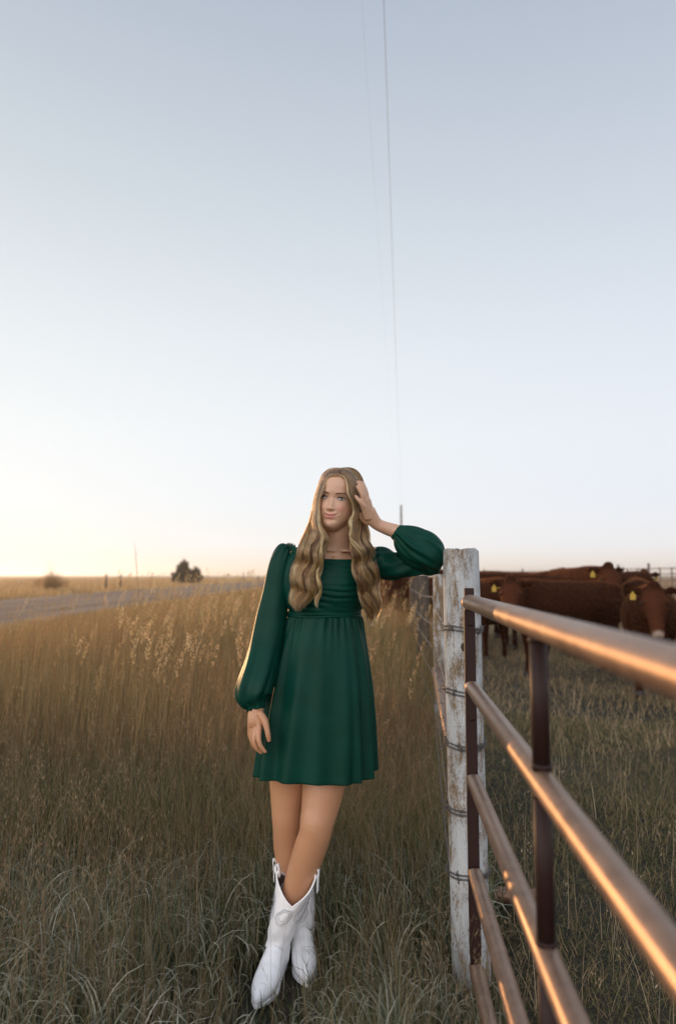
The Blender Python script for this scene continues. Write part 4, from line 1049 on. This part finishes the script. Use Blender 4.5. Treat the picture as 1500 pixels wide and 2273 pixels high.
#
furm = mat("red_fur", (.046, .016, .007), .7, 0, .08)
tr = nd(furm, 'ShaderNodeBsdfTranslucent'); tr.inputs[0].default_value = (.60, .24, .08, 1); mx = nd(furm, 'ShaderNodeMixShader'); mx.inputs[0].default_value = .45
lk(furm, bsdf(furm).outputs[0], mx.inputs[1]); lk(furm, tr.outputs[0], mx.inputs[2]); lk(furm, mx.outputs[0], furm.node_tree.nodes['Material Output'].inputs[0])
tagm = mat('yellow_ear_tag', (.36, .23, .015), .5); eyem2 = mat('cow_eye', (.008, .005, .004), .1); hoofm = mat('hoof', (.03, .022, .018), .6)
def cow_parts(turn, pitch, pale_nose, seed, tagside, lift=.0):
    """turn: head yaw off the body axis; pitch: head droop; returns list of (name, mesh, material)"""
    mb = MB(); up = (0, 0, 1); rs = random.Random(seed)
    def L(keys, n=26, seg=36, u=up):
        K = [list(k[0]) + [k[1], k[2]] for k in keys]; Q = spline(K, seg)
        mb.rings(tube_rings([Vector(q[:3]) for q in Q], [(q[3], q[4]) for q in Q], n, u))
    L([((-.93, 0, 1.08), .07, .09), ((-.88, 0, 1.06), .18, .19), ((-.76, 0, 1.02), .25, .27), ((-.5, 0, .97), .28, .32), ((-.15, 0, .92), .33, .375), ((.2, 0, .92), .325, .375), ((.45, 0, .96), .27, .36), ((.64, 0, 1.0), .21, .32), ((.76, 0, 1.03), .14, .22)], 32, 50)
    ball(mb, (-.72, .13, 1.16), .12, 10, (1.2, .8, .8)); ball(mb, (-.72, -.13, 1.16), .12, 10, (1.2, .8, .8)); ball(mb, (.42, 0, 1.17), .14, 10, (1.3, .8, .9))
    ct, st = math.cos(turn), math.sin(turn)
    nb = Vector((.62, 0, 1.06)); base = Vector((.80 + .17 * ct, .17 * st, 1.15 + lift)); mid = Vector((.78, .03 * st, 1.10))
    L([(nb, .19, .27), (mid, .16, .225), (base, .125, .165), (base + Vector((.10 * ct, .10 * st, .01)), .105, .12)], 24, 30)
    hd = Vector((ct * math.cos(pitch), st * math.cos(pitch), -math.sin(pitch))); sd_ = Vector((-st, ct, 0)); hu = sd_.cross(hd) * -1
    if hu.z < 0: hu = -hu
    hb = base + Vector((.07 * ct, .07 * st, .10 + lift))
    def H(a, b, c): return hb + (hd * a + sd_ * b + hu * c) * 1.16
    def HL(keys, n=22, seg=30):
        K = [[*H(*k[0]), k[1], k[2]] for k in keys]; Q = spline(K, seg)
        mb.rings(tube_rings([Vector(q[:3]) for q in Q], [(q[3], q[4]) for q in Q], n, tuple(hu)))
    HL([((-.04, 0, .0), .08, .07), ((.0, 0, .0), .118, .105), ((.09, 0, -.005), .130, .125), ((.20, 0, -.02), .108, .115), ((.31, 0, -.03), .082, .088), ((.40, 0, -.035), .072, .075), ((.455, 0, -.04), .066, .066), ((.485, 0, -.045), .04, .045)])
    ball(mb, H(-.02, 0, .075), .07, 8, (1, 1, .8))      # poll tuft
    for s_ in (-1, 1):
        ball(mb, H(.13, s_ * .095, .035), .035, 8)      # brow
        ball(mb, H(.43, s_ * .040, -.03), .034, 8)      # nostril wings
    # ears
    for s_ in (-1, 1):
        rings = []
        ed = (sd_ * s_ * 1.0 - hd * .18 + hu * rs.uniform(-.16, .06)).normalized(); ew = (hu * .8 - hd * .5).normalized(); en = ed.cross(ew).normalized()
        for t, w_ in ((0, .030), (.12, .042), (.3, .060), (.5, .068), (.7, .058), (.87, .036), (1, .006)):
            c = H(.005, s_ * .085, .02) + ed * (t * .205) + ew * (-.012 * math.sin(t * 3))
            rings.append([c + ew * (math.cos(a) * w_) + en * (math.sin(a) * max(.012 * (1 - t * .4), .005)) for a in np.linspace(0, 2 * math.pi, 16, endpoint=False)])
        mb.rings(rings)
        if s_ == tagside: tc_ = H(.005, s_ * .085, .02) + ed * .11; tdir = (ew, ed, en)
    for s_, fx in ((-1, .46), (1, .40)):
        sh = rs.uniform(-.05, .05)
        L([((fx, s_ * .17, .98), .12, .17), ((fx + .02, s_ * .18, .80), .095, .125), ((fx, s_ * .17, .62), .068, .085), ((fx + sh * .5, s_ * .165, .43), .052, .058), ((fx + sh, s_ * .16, .28), .036, .040), ((fx + sh, s_ * .16, .13), .040, .044), ((fx + sh + .01, s_ * .16, .06), .046, .052)], 16, 26, (1, 0, 0))
    for s_, fx in ((-1, -.72), (1, -.66)):
        sh = rs.uniform(-.06, .06)
        L([((fx + .02, s_ * .17, 1.02), .13, .22), ((fx + .05, s_ * .19, .82), .12, .20), ((fx + .05 + sh * .3, s_ * .18, .66), .085, .13), ((fx - .08 + sh * .7, s_ * .16, .50), .052, .07), ((fx - .09 + sh, s_ * .155, .42), .045, .055), ((fx - .06 + sh, s_ * .155, .27), .037, .042), ((fx - .03 + sh, s_ * .155, .13), .042, .046), ((fx - .01 + sh, s_ * .155, .06), .047, .054)], 16, 30, (1, 0, 0))
    L([((-.92, 0, 1.16), .04, .04), ((-.99, 0, 1.08), .032, .032), ((-1.01, .01, .85), .022, .022), ((-1.0, .02, .60), .024, .024), ((-1.0, .02, .46), .040, .040), ((-.99, .02, .33), .015, .015)], 10, 26, (1, 0, 0))
    ball(mb, (.78, 0, .86), .10, 8, (.8, .6, 1.2))   # dewlap
    me = remeshed(mb.mesh(), .019, 3, .5)
    P = coords(me); C_ = np.tile(np.array([.024, .0085, .0042]), (len(P), 1)); g2 = np.random.default_rng(seed)
    mz = np.array(H(.475, 0, -.02)); dd = np.linalg.norm(P - mz, axis=1); k_ = np.clip(1.4 - dd / .055, 0, 1)[:, None]
    C_ = C_ * (1 - k_) + np.array((.42, .34, .27) if pale_nose else (.06, .035, .025)) * k_
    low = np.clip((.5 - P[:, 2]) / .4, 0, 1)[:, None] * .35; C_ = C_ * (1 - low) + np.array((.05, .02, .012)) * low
    fd_ = (np.clip(((P - np.array(hb)) @ np.array(hd)) / .1, 0, 1) * (np.linalg.norm(P - np.array(H(.22, 0, 0)), axis=1) < .34))[:, None] * 3.2; C_ = C_ * (1 + fd_ * (1 - k_))  # face toned lighter to imitate sky light on the fur
    vcol(me, 'tone', C_)
    res = [('body', me, coatm)]
    for s_ in (-1, 1):
        e = MB(); ball(e, H(.135, s_ * .108, .008), .021, 8); res.append(('eye', e.mesh(), eyem2))
    hf = []
    for s_, fx in ((-1, .46), (1, .40), (-1, -.73), (1, -.67)):
        h = MB(); h.rings([[(fx + .012 + math.cos(a) * r_ * 1.15, s_ * (.16 if fx > 0 else .155) + math.sin(a) * r_, z) for a in np.linspace(0, 2 * math.pi, 14, endpoint=False)] for z, r_ in ((0, .060), (.035, .055), (.075, .047))]); res.append(('hoof', h.mesh(), hoofm))
    t = MB(); ew, ed, en = tdir; f = 1 if en.dot(Vector((ct, st, 0))) > 0 else -1
    oc = tc_ + en * f * .016; pr_ = [(-.010, -.01), (.010, -.01), (.012, -.03), (.030, -.044), (.030, -.100), (-.030, -.100), (-.030, -.044), (-.012, -.03)]
    dn = Vector((0, 0, 1)); sd2 = dn.cross(en).normalized()
    t.rings([[oc + sd2 * a + dn * b + en * f * h for a, b in pr_] for h in (0, .004)]); res.append(('ear_tag', t.mesh(smooth=False), tagm))
    # short coat hair catching the light
    N = 26000; tri = g2.integers(0, len(me.polygons), N); vi = np.empty(len(me.polygons) * 4, np.int32)
    pv = [tuple(p.vertices)[:3] for p in me.polygons]; pv = np.array(pv)[tri]; nn = np.empty(len(me.vertices) * 3, np.float32); me.vertex_normals.foreach_get('vector', nn) if hasattr(me, 'vertex_normals') else me.vertices.foreach_get('normal', nn); nn = nn.reshape(-1, 3)
    w_ = g2.dirichlet((1, 1, 1), N)[:, :, None]; p = (P[pv] * w_).sum(1); q = (nn[pv] * w_).sum(1)
    ln = g2.uniform(.008, .024, (N, 1)) * np.where(p[:, 2:3] < .6, .5, 1) * np.where(p[:, :1] > .85, .55, 1); j = g2.normal(0, .35, (N, 3)); fl = np.array([-.5, 0, -.45])
    tip = p + (q + fl + j) * ln; midp = p + (q * 1.1 + fl * .4 + j * .5) * ln * .55
    fc = bpy.data.hair_curves.new('coat'); fc.add_curves([3] * N); fc.attributes['position'].data.foreach_set('vector', np.stack([p - q * .003, midp, tip], 1).astype(np.float32).ravel())
    r_ = fc.attributes.get('radius') or fc.attributes.new('radius', 'FLOAT', 'POINT'); r_.data.foreach_set('value', np.tile(np.array([.0008, .0006, .0002], np.float32), N))
    res.append(('coat', fc, furm)); return res
def make_cow(parts):
    r = empty('cow')
    for n_, d_, m_ in parts:
        o = bpy.data.objects.new(n_, d_); COL.objects.link(o); o.parent = r
        if not len(d_.materials): d_.materials.append(m_)
    return r
protos = {'side': make_cow(cow_parts(R(58), .95, False, 31, -1)), 'front': make_cow(cow_parts(R(6), .98, True, 32, -1)), 'away': make_cow(cow_parts(R(-12), .55, False, 33, 1))}
used = {}
def place_cow(kind, px, d, yaw, sc, label, z=0):
    """yaw: 0 = facing image right, 180 = facing image left, -90 = facing the camera"""
    if kind not in used: o = protos[kind]; used[kind] = 1
    else:
        s_ = protos[kind]; o = s_.copy(); COL.objects.link(o)
        for ch in s_.children:
            c = ch.copy(); COL.objects.link(c); c.parent = o
    t = d / (math.cos(TH) + math.sin(TH) * .1)
    o.location = ((px - 750) / F * t, d, z); o.rotation_euler = (0, 0, R(yaw)); o.scale = (sc,) * 3
    tag(o, label, 'cow', 'red brown cattle in the pasture')
place_cow('side', 1246, 9.0, 198, .97, 'red brown cow standing broadside behind the gate with its head turned to the camera')
place_cow('front', 1440, 7.9, -114, .93, 'red brown cow facing the camera with yellow ear tag and pale nose')
place_cow('away', 1745, 6.75, 8, .95, 'cow cut off by the right edge of the picture beside the pale-nosed one')
place_cow('front', 1072, 11.2, -80, .98, 'cow standing head-on just right of the white post behind the broadside cow')
place_cow('side', 1092, 14.0, 165, 1.06, 'cow in the back row right beside the top of the white post')
place_cow('away', 1152, 14.6, 160, 1.08, 'cow in the back row whose back shows above the head of the broadside cow')
place_cow('away', 1216, 13.6, 60, 1.08, 'light topped cow in the middle of the back row, rump toward the camera')
place_cow('front', 1272, 11.6, -86, 1.12, 'cow looking over the broadside cow, both ears spread against the pasture')
place_cow('away', 1414, 11.2, 68, .98, 'dusky cow seen from behind between the broadside cow and the pale-nosed one')
place_cow('side', 1250, 16.5, 20, 1.05, 'farthest cow of the herd, half hidden behind the back row')
place_cow('side', 962, 12.6, 190, 1.0, 'cow glimpsed through the wire fence left of the white post')
place_cow('away', 1186, 12.4, 172, 1.04, 'cow in the middle rows right behind the broadside cow, only its long back showing')
place_cow('side', 1352, 13.6, 14, 1.07, 'cow in the back row right of the one looking over, against the corral panels')
# ---------------------------------------------------------------- grass
gr = np.random.default_rng(77)
def grassmat(name, transl=.35, rough=.55, spec=.25):
    m = mat(name, (.1, .1, .05), rough, 0, spec); a = nd(m, 'ShaderNodeVertexColor', layer_name='tone'); lk(m, a.outputs[0], bsdf(m).inputs['Base Color'])
    t = nd(m, 'ShaderNodeBsdfTranslucent'); lk(m, a.outputs[0], t.inputs[0]); x = nd(m, 'ShaderNodeMixShader'); x.inputs[0].default_value = transl
    lk(m, bsdf(m).outputs[0], x.inputs[1]); lk(m, t.outputs[0], x.inputs[2]); lk(m, x.outputs[0], m.node_tree.nodes['Material Output'].inputs[0]); return m
gmat = grassmat('grass_blades'); smat = grassmat('straw_stems', .45, .6, .2)
def vnoise(x, y, s, seed=0):
    """cheap smooth noise -1..1"""
    a = np.sin(x * s * 1.7 + 3.1 * seed + 1.3 * np.sin(y * s * 1.1 + seed)) + np.sin(y * s * 1.9 - 1.7 * seed + 1.7 * np.sin(x * s * .9 + 2 * seed)) + .6 * np.sin((x + y) * s * 3.3 + seed)
    return a / 2.6
def blades(x, y, h, wd, th0, kcurl, pal, seg=4, az=None, power=1.5, flat=None, taper=.9, colvar=.12):
    n = len(x); az = gr.uniform(0, 2 * np.pi, n) if az is None else az
    dirx, diry = np.cos(az), np.sin(az)
    fa = az + np.pi / 2 + gr.normal(0, .6, n) if flat is None else flat
    sx_, sy_ = np.cos(fa), np.sin(fa)
    px_, py_, pz_ = x.copy(), y.copy(), hgt(x, y) - .01
    V = np.empty((n, seg + 1, 2, 3), np.float32); ds = h / seg
    for k in range(seg + 1):
        s_ = k / seg; w_ = wd * (1 - taper * s_ ** 1.6) * .5 if k < seg else wd * .04
        w_ = w_ * np.ones(n)
        V[:, k, 0] = np.stack([px_ - sx_ * w_, py_ - sy_ * w_, pz_], -1); V[:, k, 1] = np.stack([px_ + sx_ * w_, py_ + sy_ * w_, pz_], -1)
        th = th0 + kcurl * (s_ + .5 / seg) ** power
        px_ = px_ + dirx * np.sin(th) * ds; py_ = py_ + diry * np.sin(th) * ds; pz_ = pz_ + np.cos(th) * ds
    tip = np.stack([px_, py_, pz_], -1)
    base = (np.arange(n) * (seg + 1) * 2)[:, None]; k = np.arange(seg)[None, :] * 2
    Fq = np.stack([base + k, base + k + 1, base + k + 3, base + k + 2], -1).reshape(-1, 4)
    pal = np.asarray(pal); c = pal[gr.integers(0, len(pal), n)] * np.exp(gr.normal(0, colvar, (n, 1)))
    Cc_ = np.repeat(c, (seg + 1) * 2, axis=0)
    return V.reshape(-1, 3), Fq, Cc_, tip
class GM:
    def __init__(s): s.V, s.F, s.C, s.n = [], [], [], 0
    def add(s, r):
        s.V.append(r[0]); s.F.append(r[1] + s.n); s.C.append(r[2]); s.n += len(r[0]); return r[3] if len(r) > 3 else None
    def make(s, name, m):
        me = np_mesh(name, np.concatenate(s.V), np.concatenate(s.F), True); vcol(me, 'tone', np.concatenate(s.C))
        o = put(name, me, m); tag(o, kind='stuff'); return o
def diamonds(P, ln, wd, dirs, col):
    """tiny seed faces at P along dirs"""
    n = len(P); u = dirs / np.linalg.norm(dirs, axis=1)[:, None]; r = gr.normal(size=(n, 3)); s_ = np.cross(u, r); s_ /= np.linalg.norm(s_, axis=1)[:, None] + 1e-9
    ln = np.asarray(ln).reshape(-1, 1) if np.ndim(ln) else ln
    V = np.stack([P, P + u * ln * .5 + s_ * wd, P + u * ln, P + u * ln * .5 - s_ * wd], 1).reshape(-1, 3)
    return V.astype(np.float32), np.arange(n * 4).reshape(-1, 4), np.repeat(col, 4, axis=0)
def heads(g_, tip, az, size, per, pal, spread=.012, droop=0.3):
    """seed plumes: faces along the last part of a stalk"""
    n = len(tip); t = gr.uniform(0, 1, (n, per)); a = gr.uniform(0, 2 * np.pi, (n, per))
    pal = np.asarray(pal); c = pal[gr.integers(0, len(pal), n)]
    off = np.stack([np.cos(az)[:, None] * droop * (t ** 1.5) * size[:, None] + np.cos(a) * spread * np.sin(np.pi * np.clip(t, .05, .95)) * .8, np.sin(az)[:, None] * droop * (t ** 1.5) * size[:, None] + np.sin(a) * spread * np.sin(np.pi * np.clip(t, .05, .95)) * .8, (t - .5) * size[:, None]], -1)
    P = (tip[:, None, :] + off).reshape(-1, 3)
    d_ = np.stack([np.cos(a) * .5, np.sin(a) * .5, np.full_like(a, 1.0)], -1).reshape(-1, 3)
    g_.add(diamonds(P, gr.uniform(.010, .018, n * per), .0022 * (spread / .012), d_, np.repeat(c, per, axis=0) * np.exp(gr.normal(0, .15, (n * per, 1)))))
BOOTS = [(-.21, 2.34), (-.26, 2.22), (-.125, 2.47), (-.12, 2.36), (-.19, 2.40)]
def keep_clear(x, y, r=.06):
    k = np.ones(len(x), bool)
    for bx, by in BOOTS: k &= np.hypot(x - bx, y - by) > r
    tr = (x / y > -.150) & (x / y < -.042) & (y > 1.5) & (y < 2.42); k &= ~(tr & (gr.random(len(x)) < .72))   # trodden where she stepped in
    k &= np.hypot(x - PX, y - PY) > .072; k &= np.hypot(x - P2X, y - P2Y) > .075
    return k
def hfac(x, y):
    """grass is trodden down round the boots"""
    f = np.ones(len(x))
    for bx, by, r, lo in ((-.2, 2.25, .32, .36), (-.12, 2.36, .26, .40), (-.28, 2.08, .36, .42), (-.10, 2.15, .34, .42), (-.2, 2.10, .34, .42), (.44, 2.2, .34, .30), (.46, 1.95, .32, .40)):
        d = np.hypot(x - bx, y - by); f = np.minimum(f, lo + (1 - lo) * np.clip(d / r, 0, 1) ** 2)
    return f
GATE_X = lambda y: np.where(y < 2.11, .407 - .0752 * (2.11 - y) , .407 + (y - 2.11) * .124)
def sample(n, d0, d1, xl, xr, pw=1.0):
    """pw 1: uniform in log distance; xl/xr functions of distance"""
    d = np.exp(gr.uniform(np.log(d0), np.log(d1), n)) if pw == 1 else (gr.uniform(d0 ** pw, d1 ** pw, n)) ** (1 / pw)
    a, b = xl(d), xr(d); x = a + (b - a) * gr.uniform(0, 1, n); return x, d
SC_ = .35 if QUICK else 1.0
LEFT = lambda d: -.56 * d - .7
silver = [(.33, .335, .27), (.26, .265, .20), (.18, .185, .12), (.12, .145, .06), (.095, .13, .045), (.07, .105, .032), (.15, .135, .06), (.21, .165, .085), (.28, .22, .125), (.04, .05, .02)]
straw = [(.36, .25, .13), (.30, .20, .10), (.42, .30, .165), (.22, .14, .07), (.31, .19, .095), (.22, .16, .085), (.30, .25, .15)]
rus = [(.25, .15, .075), (.30, .20, .11)]
# -- verge: leafy tussocks in the foreground
g1 = GM(); N = int(60000 * SC_)
x, y = sample(N, 1.45, 4.6, LEFT, lambda d: GATE_X(d) + .10, 1.0)
# tussocks
tx = np.round(x * 9 + 1.2 * np.sin(y * 7)) / 9 + .02 * np.sin(y * 31); ty = np.round(y * 9 + 1.2 * np.sin(x * 6)) / 9
pull = gr.uniform(0, .75, N) * (gr.random(N) < .6); x = x + (tx - x) * pull; y = y + (ty - y) * pull
k = keep_clear(x, y); x, y = x[k], y[k]; n = len(x)
hh = (.18 + .08 * vnoise(x, y, 2.3, 2) + gr.normal(0, .055, n)).clip(.05, .42) * hfac(x, y) * (1 + .15 * (y - 2))
az = gr.uniform(0, 2 * np.pi, n) * .7 + 2 * vnoise(x, y, 1.3, 4)
curl = np.where(gr.random(n) < .30, gr.uniform(1.2, 3.2, n), gr.uniform(.1, 1.2, n))
g1.add(blades(x, y, hh, gr.uniform(.0026, .0066, n), gr.uniform(.02, .45, n), curl, silver, 5, az, 2.0))
# broad pale dead leaves curling over
n0 = int(8500 * SC_); x, y = sample(n0, 1.5, 4.2, LEFT, lambda d: GATE_X(d) + .05); k = keep_clear(x, y, .10); x, y = x[k], y[k]; n = len(x)
g1.add(blades(x, y, gr.uniform(.16, .36, n) * hfac(x, y), gr.uniform(.0045, .0085, n), gr.uniform(.05, .5, n), gr.uniform(1.4, 3.6, n), [(.42, .41, .34), (.33, .33, .27), (.52, .50, .42), (.24, .25, .17)], 7, None, 2.4, taper=.7))
# low matted thatch
n0 = int(26000 * SC_); x, y = sample(n0, 1.45, 5.0, LEFT, lambda d: GATE_X(d) + .15); k = keep_clear(x, y); x, y = x[k], y[k]; n = len(x)
g1.add(blades(x, y, gr.uniform(.08, .22, n) * (.4 + .6 * hfac(x, y)), gr.uniform(.0018, .004, n), gr.uniform(.6, 1.35, n), gr.uniform(-.3, .7, n), [(.08, .065, .035), (.05, .055, .025), (.12, .095, .05), (.035, .042, .018)], 4))
# thin standing stems
n0 = int(7500 * SC_); x, y = sample(n0, 1.75, 4.8, LEFT, lambda d: GATE_X(d) + .06); k = keep_clear(x, y, .06); x, y = x[k], y[k]; n = len(x)
hs = gr.uniform(.26, .58, n) * np.where(hfac(x, y) < .8, .62, 1) * (1 + .12 * (y - 2)); az = gr.uniform(0, 2 * np.pi, n)
tip = g1.add(blades(x, y, hs, gr.uniform(.0010, .0018, n), gr.uniform(.0, .22, n), gr.uniform(.0, .5, n), [(.20, .15, .09), (.26, .20, .12), (.15, .13, .08), (.18, .11, .065)], 5, az, 1.5, taper=.6))
sel = (gr.random(n) < .45) & (np.hypot(x + .17, (y - 2.1) * .7) > .42); heads(g1, tip[sel], az[sel], gr.uniform(.05, .11, sel.sum()), 9, [(.22, .16, .10), (.26, .20, .13), (.17, .12, .08)], .007, .4)
g1.C = [c * np.array([.98, .98, .90]) for c in g1.C]
grass_o = g1.make('grass', gmat); tag(grass_o, 'grey green matted grass with curling dead leaves around the boots', 'grass')
# -- tall tawny grass from behind the woman to the road
g2_ = GM()
def tall_h(x, y):
    u = np.clip((x / y + .50) / .45, 0, 1)      # lower far left, taller towards the woman
    start = np.clip((y - 3.5) / 1.4, 0, 1)
    rdist = np.clip(x - ROAD_X0, 0, 99); fenced = np.clip(np.abs(x - GATE_X(y)) / .8, 0, 1); fenced = np.where(y < 9, .45 + .55 * fenced, 1)
    return np.minimum(fenced * (.42 + .42 * start + .14 * u * np.clip((y - 4) / 3, 0, 1) - .10 * np.clip((y - 9) / 8, 0, 1)) * (1 + .14 * vnoise(x, y, .9, 6)), .04 + .13 * rdist)
def tall(n0, d0, d1, w0, w1, seg, right=lambda d: GATE_X(d) + .05, prob=None):
    x, y = sample(n0, d0, d1, lambda d: np.maximum(LEFT(d), ROAD_X0 + .3), right)
    tx = np.round(x * 4 + 1.5 * np.sin(y * 3)) / 4; ty = np.round(y * 4 + 1.5 * np.sin(x * 3)) / 4
    pull = gr.uniform(0, .7, len(x)) * (gr.random(len(x)) < .5); x = x + (tx - x) * pull; y = y + (ty - y) * pull
    k = keep_clear(x, y, .12) & (x > ROAD_X0 + .2) & (gr.random(len(x)) < .15 + .85 * np.clip((y - 3.5) / 1.0 + .7 * vnoise(x, y, 1.0, 1), 0, 1)); x, y = x[k], y[k]; n = len(x)
    h = tall_h(x, y) * gr.uniform(.55, 1.12, n); az = .8 * vnoise(x, y, .7, 9) + gr.normal(0, 1.3, n)
    pal = np.array(straw + rus + [(.13, .13, .075), (.10, .11, .06)])
    tip = g2_.add(blades(x, y, h, gr.uniform(w0, w1, n), gr.uniform(0, .13, n), gr.uniform(.0, .42, n), pal, seg, az, 2.0, taper=.75))
    return x, y, h, az, tip
x, y, h, az, tip = tall(int(38000 * SC_), 2.7, 8.5, .0014, .0030, 4)
sel = (gr.random(len(x)) < .05) & (y > 3.6); heads(g2_, tip[sel], az[sel], gr.uniform(.08, .17, sel.sum()), 20, [(.33, .23, .12), (.28, .18, .09), (.38, .28, .16)], .012, .35)
x, y, h, az, tip = tall(int(42000 * SC_), 7.5, 24, .003, .007, 3)
sel = (gr.random(len(x)) < .05) & (h < .85); heads(g2_, tip[sel], az[sel], gr.uniform(.09, .17, sel.sum()), 12, [(.40, .28, .15), (.34, .23, .12)], .02, .3)
x, y, h, az, tip = tall(int(26000 * SC_), 22, 110, .012, .03, 2, right=lambda d: .12 * d + 2)
# plumed stalks standing clear of the rest, backlit warmth painted into their tones
n0 = int(330 * max(SC_, .6)); d_ = gr.uniform(3.9, 9, n0); u_ = gr.normal(-.22, .09, n0); u_[::11] = gr.normal(.08, .03, len(u_[::11])); x, y = u_ * d_, d_; n = n0; az = gr.normal(0, .9, n)
k = keep_clear(x, y, .12) & (x < GATE_X(y) - .15) & (x > ROAD_X0 + 1); x, y, az = x[k], y[k], az[k]; n = len(x)
hh = gr.uniform(.80, 1.12, n) * np.where(x > 0, .93, 1) * np.clip(.75 + (y - 3.9) * .12, .75, 1)
tip = g2_.add(blades(x, y, hh, gr.uniform(.0018, .0028, n), gr.uniform(0, .10, n), gr.uniform(0, .35, n), [(.44, .31, .17), (.36, .24, .12), (.50, .37, .22)], 5, az, 2.0, taper=.6))
heads(g2_, tip, az, gr.uniform(.10, .18, n), 50, [(.50, .37, .22), (.42, .30, .17), (.56, .43, .27)], .014, .35)
# leafy undergrowth inside the tall grass
n0 = int(42000 * SC_); x, y = sample(n0, 3.0, 10, lambda d: np.maximum(LEFT(d), ROAD_X0 + .3), lambda d: GATE_X(d) + .05); n = len(x)
g2_.add(blades(x, y, gr.uniform(.2, .55, n), gr.uniform(.003, .006, n), gr.uniform(.05, .5, n), gr.uniform(.2, 1.8, n), [(.12, .13, .06), (.09, .11, .045), (.18, .145, .08), (.24, .18, .10), (.30, .23, .13)], 4))
g2b = []
for v_, c_ in zip(g2_.V, g2_.C):      # patches of redder, paler and greener growth
    q = vnoise(v_[:, 0], v_[:, 1], .55, 12)[:, None]; g2b.append(c_ * (np.array([1.16, 1.0, .88]) * np.clip(.5 + q, 0, 1) + np.array([1.02, 1.06, .90]) * np.clip(.5 - q, 0, 1)) * (1 + .18 * vnoise(v_[:, 0], v_[:, 1], 1.4, 13)[:, None]))
g2_.C = g2b
to = g2_.make('dry_grass', smat); tag(to, 'tall tawny dry grass between the woman and the gravel road', 'dry grass')
# -- grazed pasture right of the fence
g3 = GM(); XL = lambda d: GATE_X(d) + .10; XR = lambda d: .56 * d + .8
x, y = sample(int(80000 * SC_), .9, 6.5, XL, XR, 1.6); k = keep_clear(x, y); x, y = x[k], y[k]; n = len(x); dens = vnoise(x, y, 1.6, 3)
g3.add(blades(x, y, (.055 + .025 * dens + gr.normal(0, .016, n)).clip(.02, .14), gr.uniform(.0018, .004, n), gr.uniform(.2, 1.2, n), gr.uniform(0, 1.4, n), [(.11, .12, .05), (.15, .13, .065), (.08, .10, .035), (.19, .15, .08), (.26, .20, .12), (.045, .055, .02)], 4))
x, y = sample(int(70000 * SC_), 5.2, 30, XL, XR, 1.2); n = len(x)
g3.add(blades(x, y, (.075 + .03 * vnoise(x, y, .8, 5) + gr.normal(0, .02, n)).clip(.03, .2), gr.uniform(.005, .011, n), gr.uniform(.1, .9, n), gr.uniform(0, 1.0, n), [(.20, .165, .10), (.25, .20, .12), (.15, .14, .08), (.30, .235, .14)], 2))
x, y = sample(int(2600 * SC_), 1.6, 16, XL, XR, .8); k = vnoise(x, y, .7, 8) > -.25; x, y = x[k], y[k]; n = len(x); az = gr.uniform(0, 6.28, n)
tip = g3.add(blades(x, y, gr.uniform(.12, .30, n), .0010 + .0004 * y, gr.uniform(0, .4, n), gr.uniform(0, .6, n), [(.30, .24, .16), (.22, .17, .11), (.36, .31, .22)], 4, az, 1.5, taper=.6))
sel = gr.random(n) < .2; heads(g3, tip[sel], az[sel], gr.uniform(.04, .09, sel.sum()), 8, [(.38, .33, .25), (.30, .24, .17)], .010, .3)
g3.C = [c * np.array([1.42, 1.28, 1.12]) for c in g3.C]
po = g3.make('pasture_grass', gmat); tag(po, 'short grazed pasture grass with pale stray stems right of the gate', 'pasture grass')
# -- golden field beyond the road
g4 = GM(); x, y = sample(int(30000 * SC_), 16, 260, lambda d: -.62 * d - 4, lambda d: np.minimum(ROAD_X1 - .3 + 0 * d, -.0 * d), 1.0)
k = x < ROAD_X1 - .3; x, y = x[k], y[k]; n = len(x)
g4.add(blades(x, y, gr.uniform(.18, .42, n) * (1 + .25 * vnoise(x, y, .3, 2)), .006 + .0009 * y, gr.uniform(0, .4, n), gr.uniform(0, .6, n), [(.46, .30, .13), (.40, .25, .11), (.52, .36, .18), (.32, .20, .09)], 2))
x, y = sample(int(14000 * SC_), 28, 260, lambda d: .02 * d + 1.5, lambda d: .62 * d + 4, 1.0); n = len(x)
g4.add(blades(x, y, gr.uniform(.15, .35, n), .006 + .0009 * y, gr.uniform(0, .4, n), gr.uniform(0, .6, n), [(.26, .19, .11), (.22, .15, .085), (.18, .13, .07)], 2))
fo = g4.make('field_grass', smat); tag(fo, 'golden field grass stretching to the horizon beyond the road', 'field grass')
# ---------------------------------------------------------------- haze volume added for the golden sun glare
hz = bpy.data.materials.new('glow_haze'); hz.use_nodes = True; t_ = hz.node_tree; t_.nodes.clear()
ho = t_.nodes.new('ShaderNodeOutputMaterial'); hv = t_.nodes.new('ShaderNodeVolumePrincipled')
hv.inputs['Color'].default_value = (.86, .92, .97, 1); hv.inputs['Density'].default_value = .00045; hv.inputs['Anisotropy'].default_value = .66
t_.links.new(hv.outputs[0], ho.inputs['Volume'])
mb = MB().box((0, 610, 5.2), (1320, 720, 7.2)); o = put('haze', mb.mesh(smooth=False), hz); tag(o, 'thin haze added for the golden sun glow over the fields', kind='stuff')
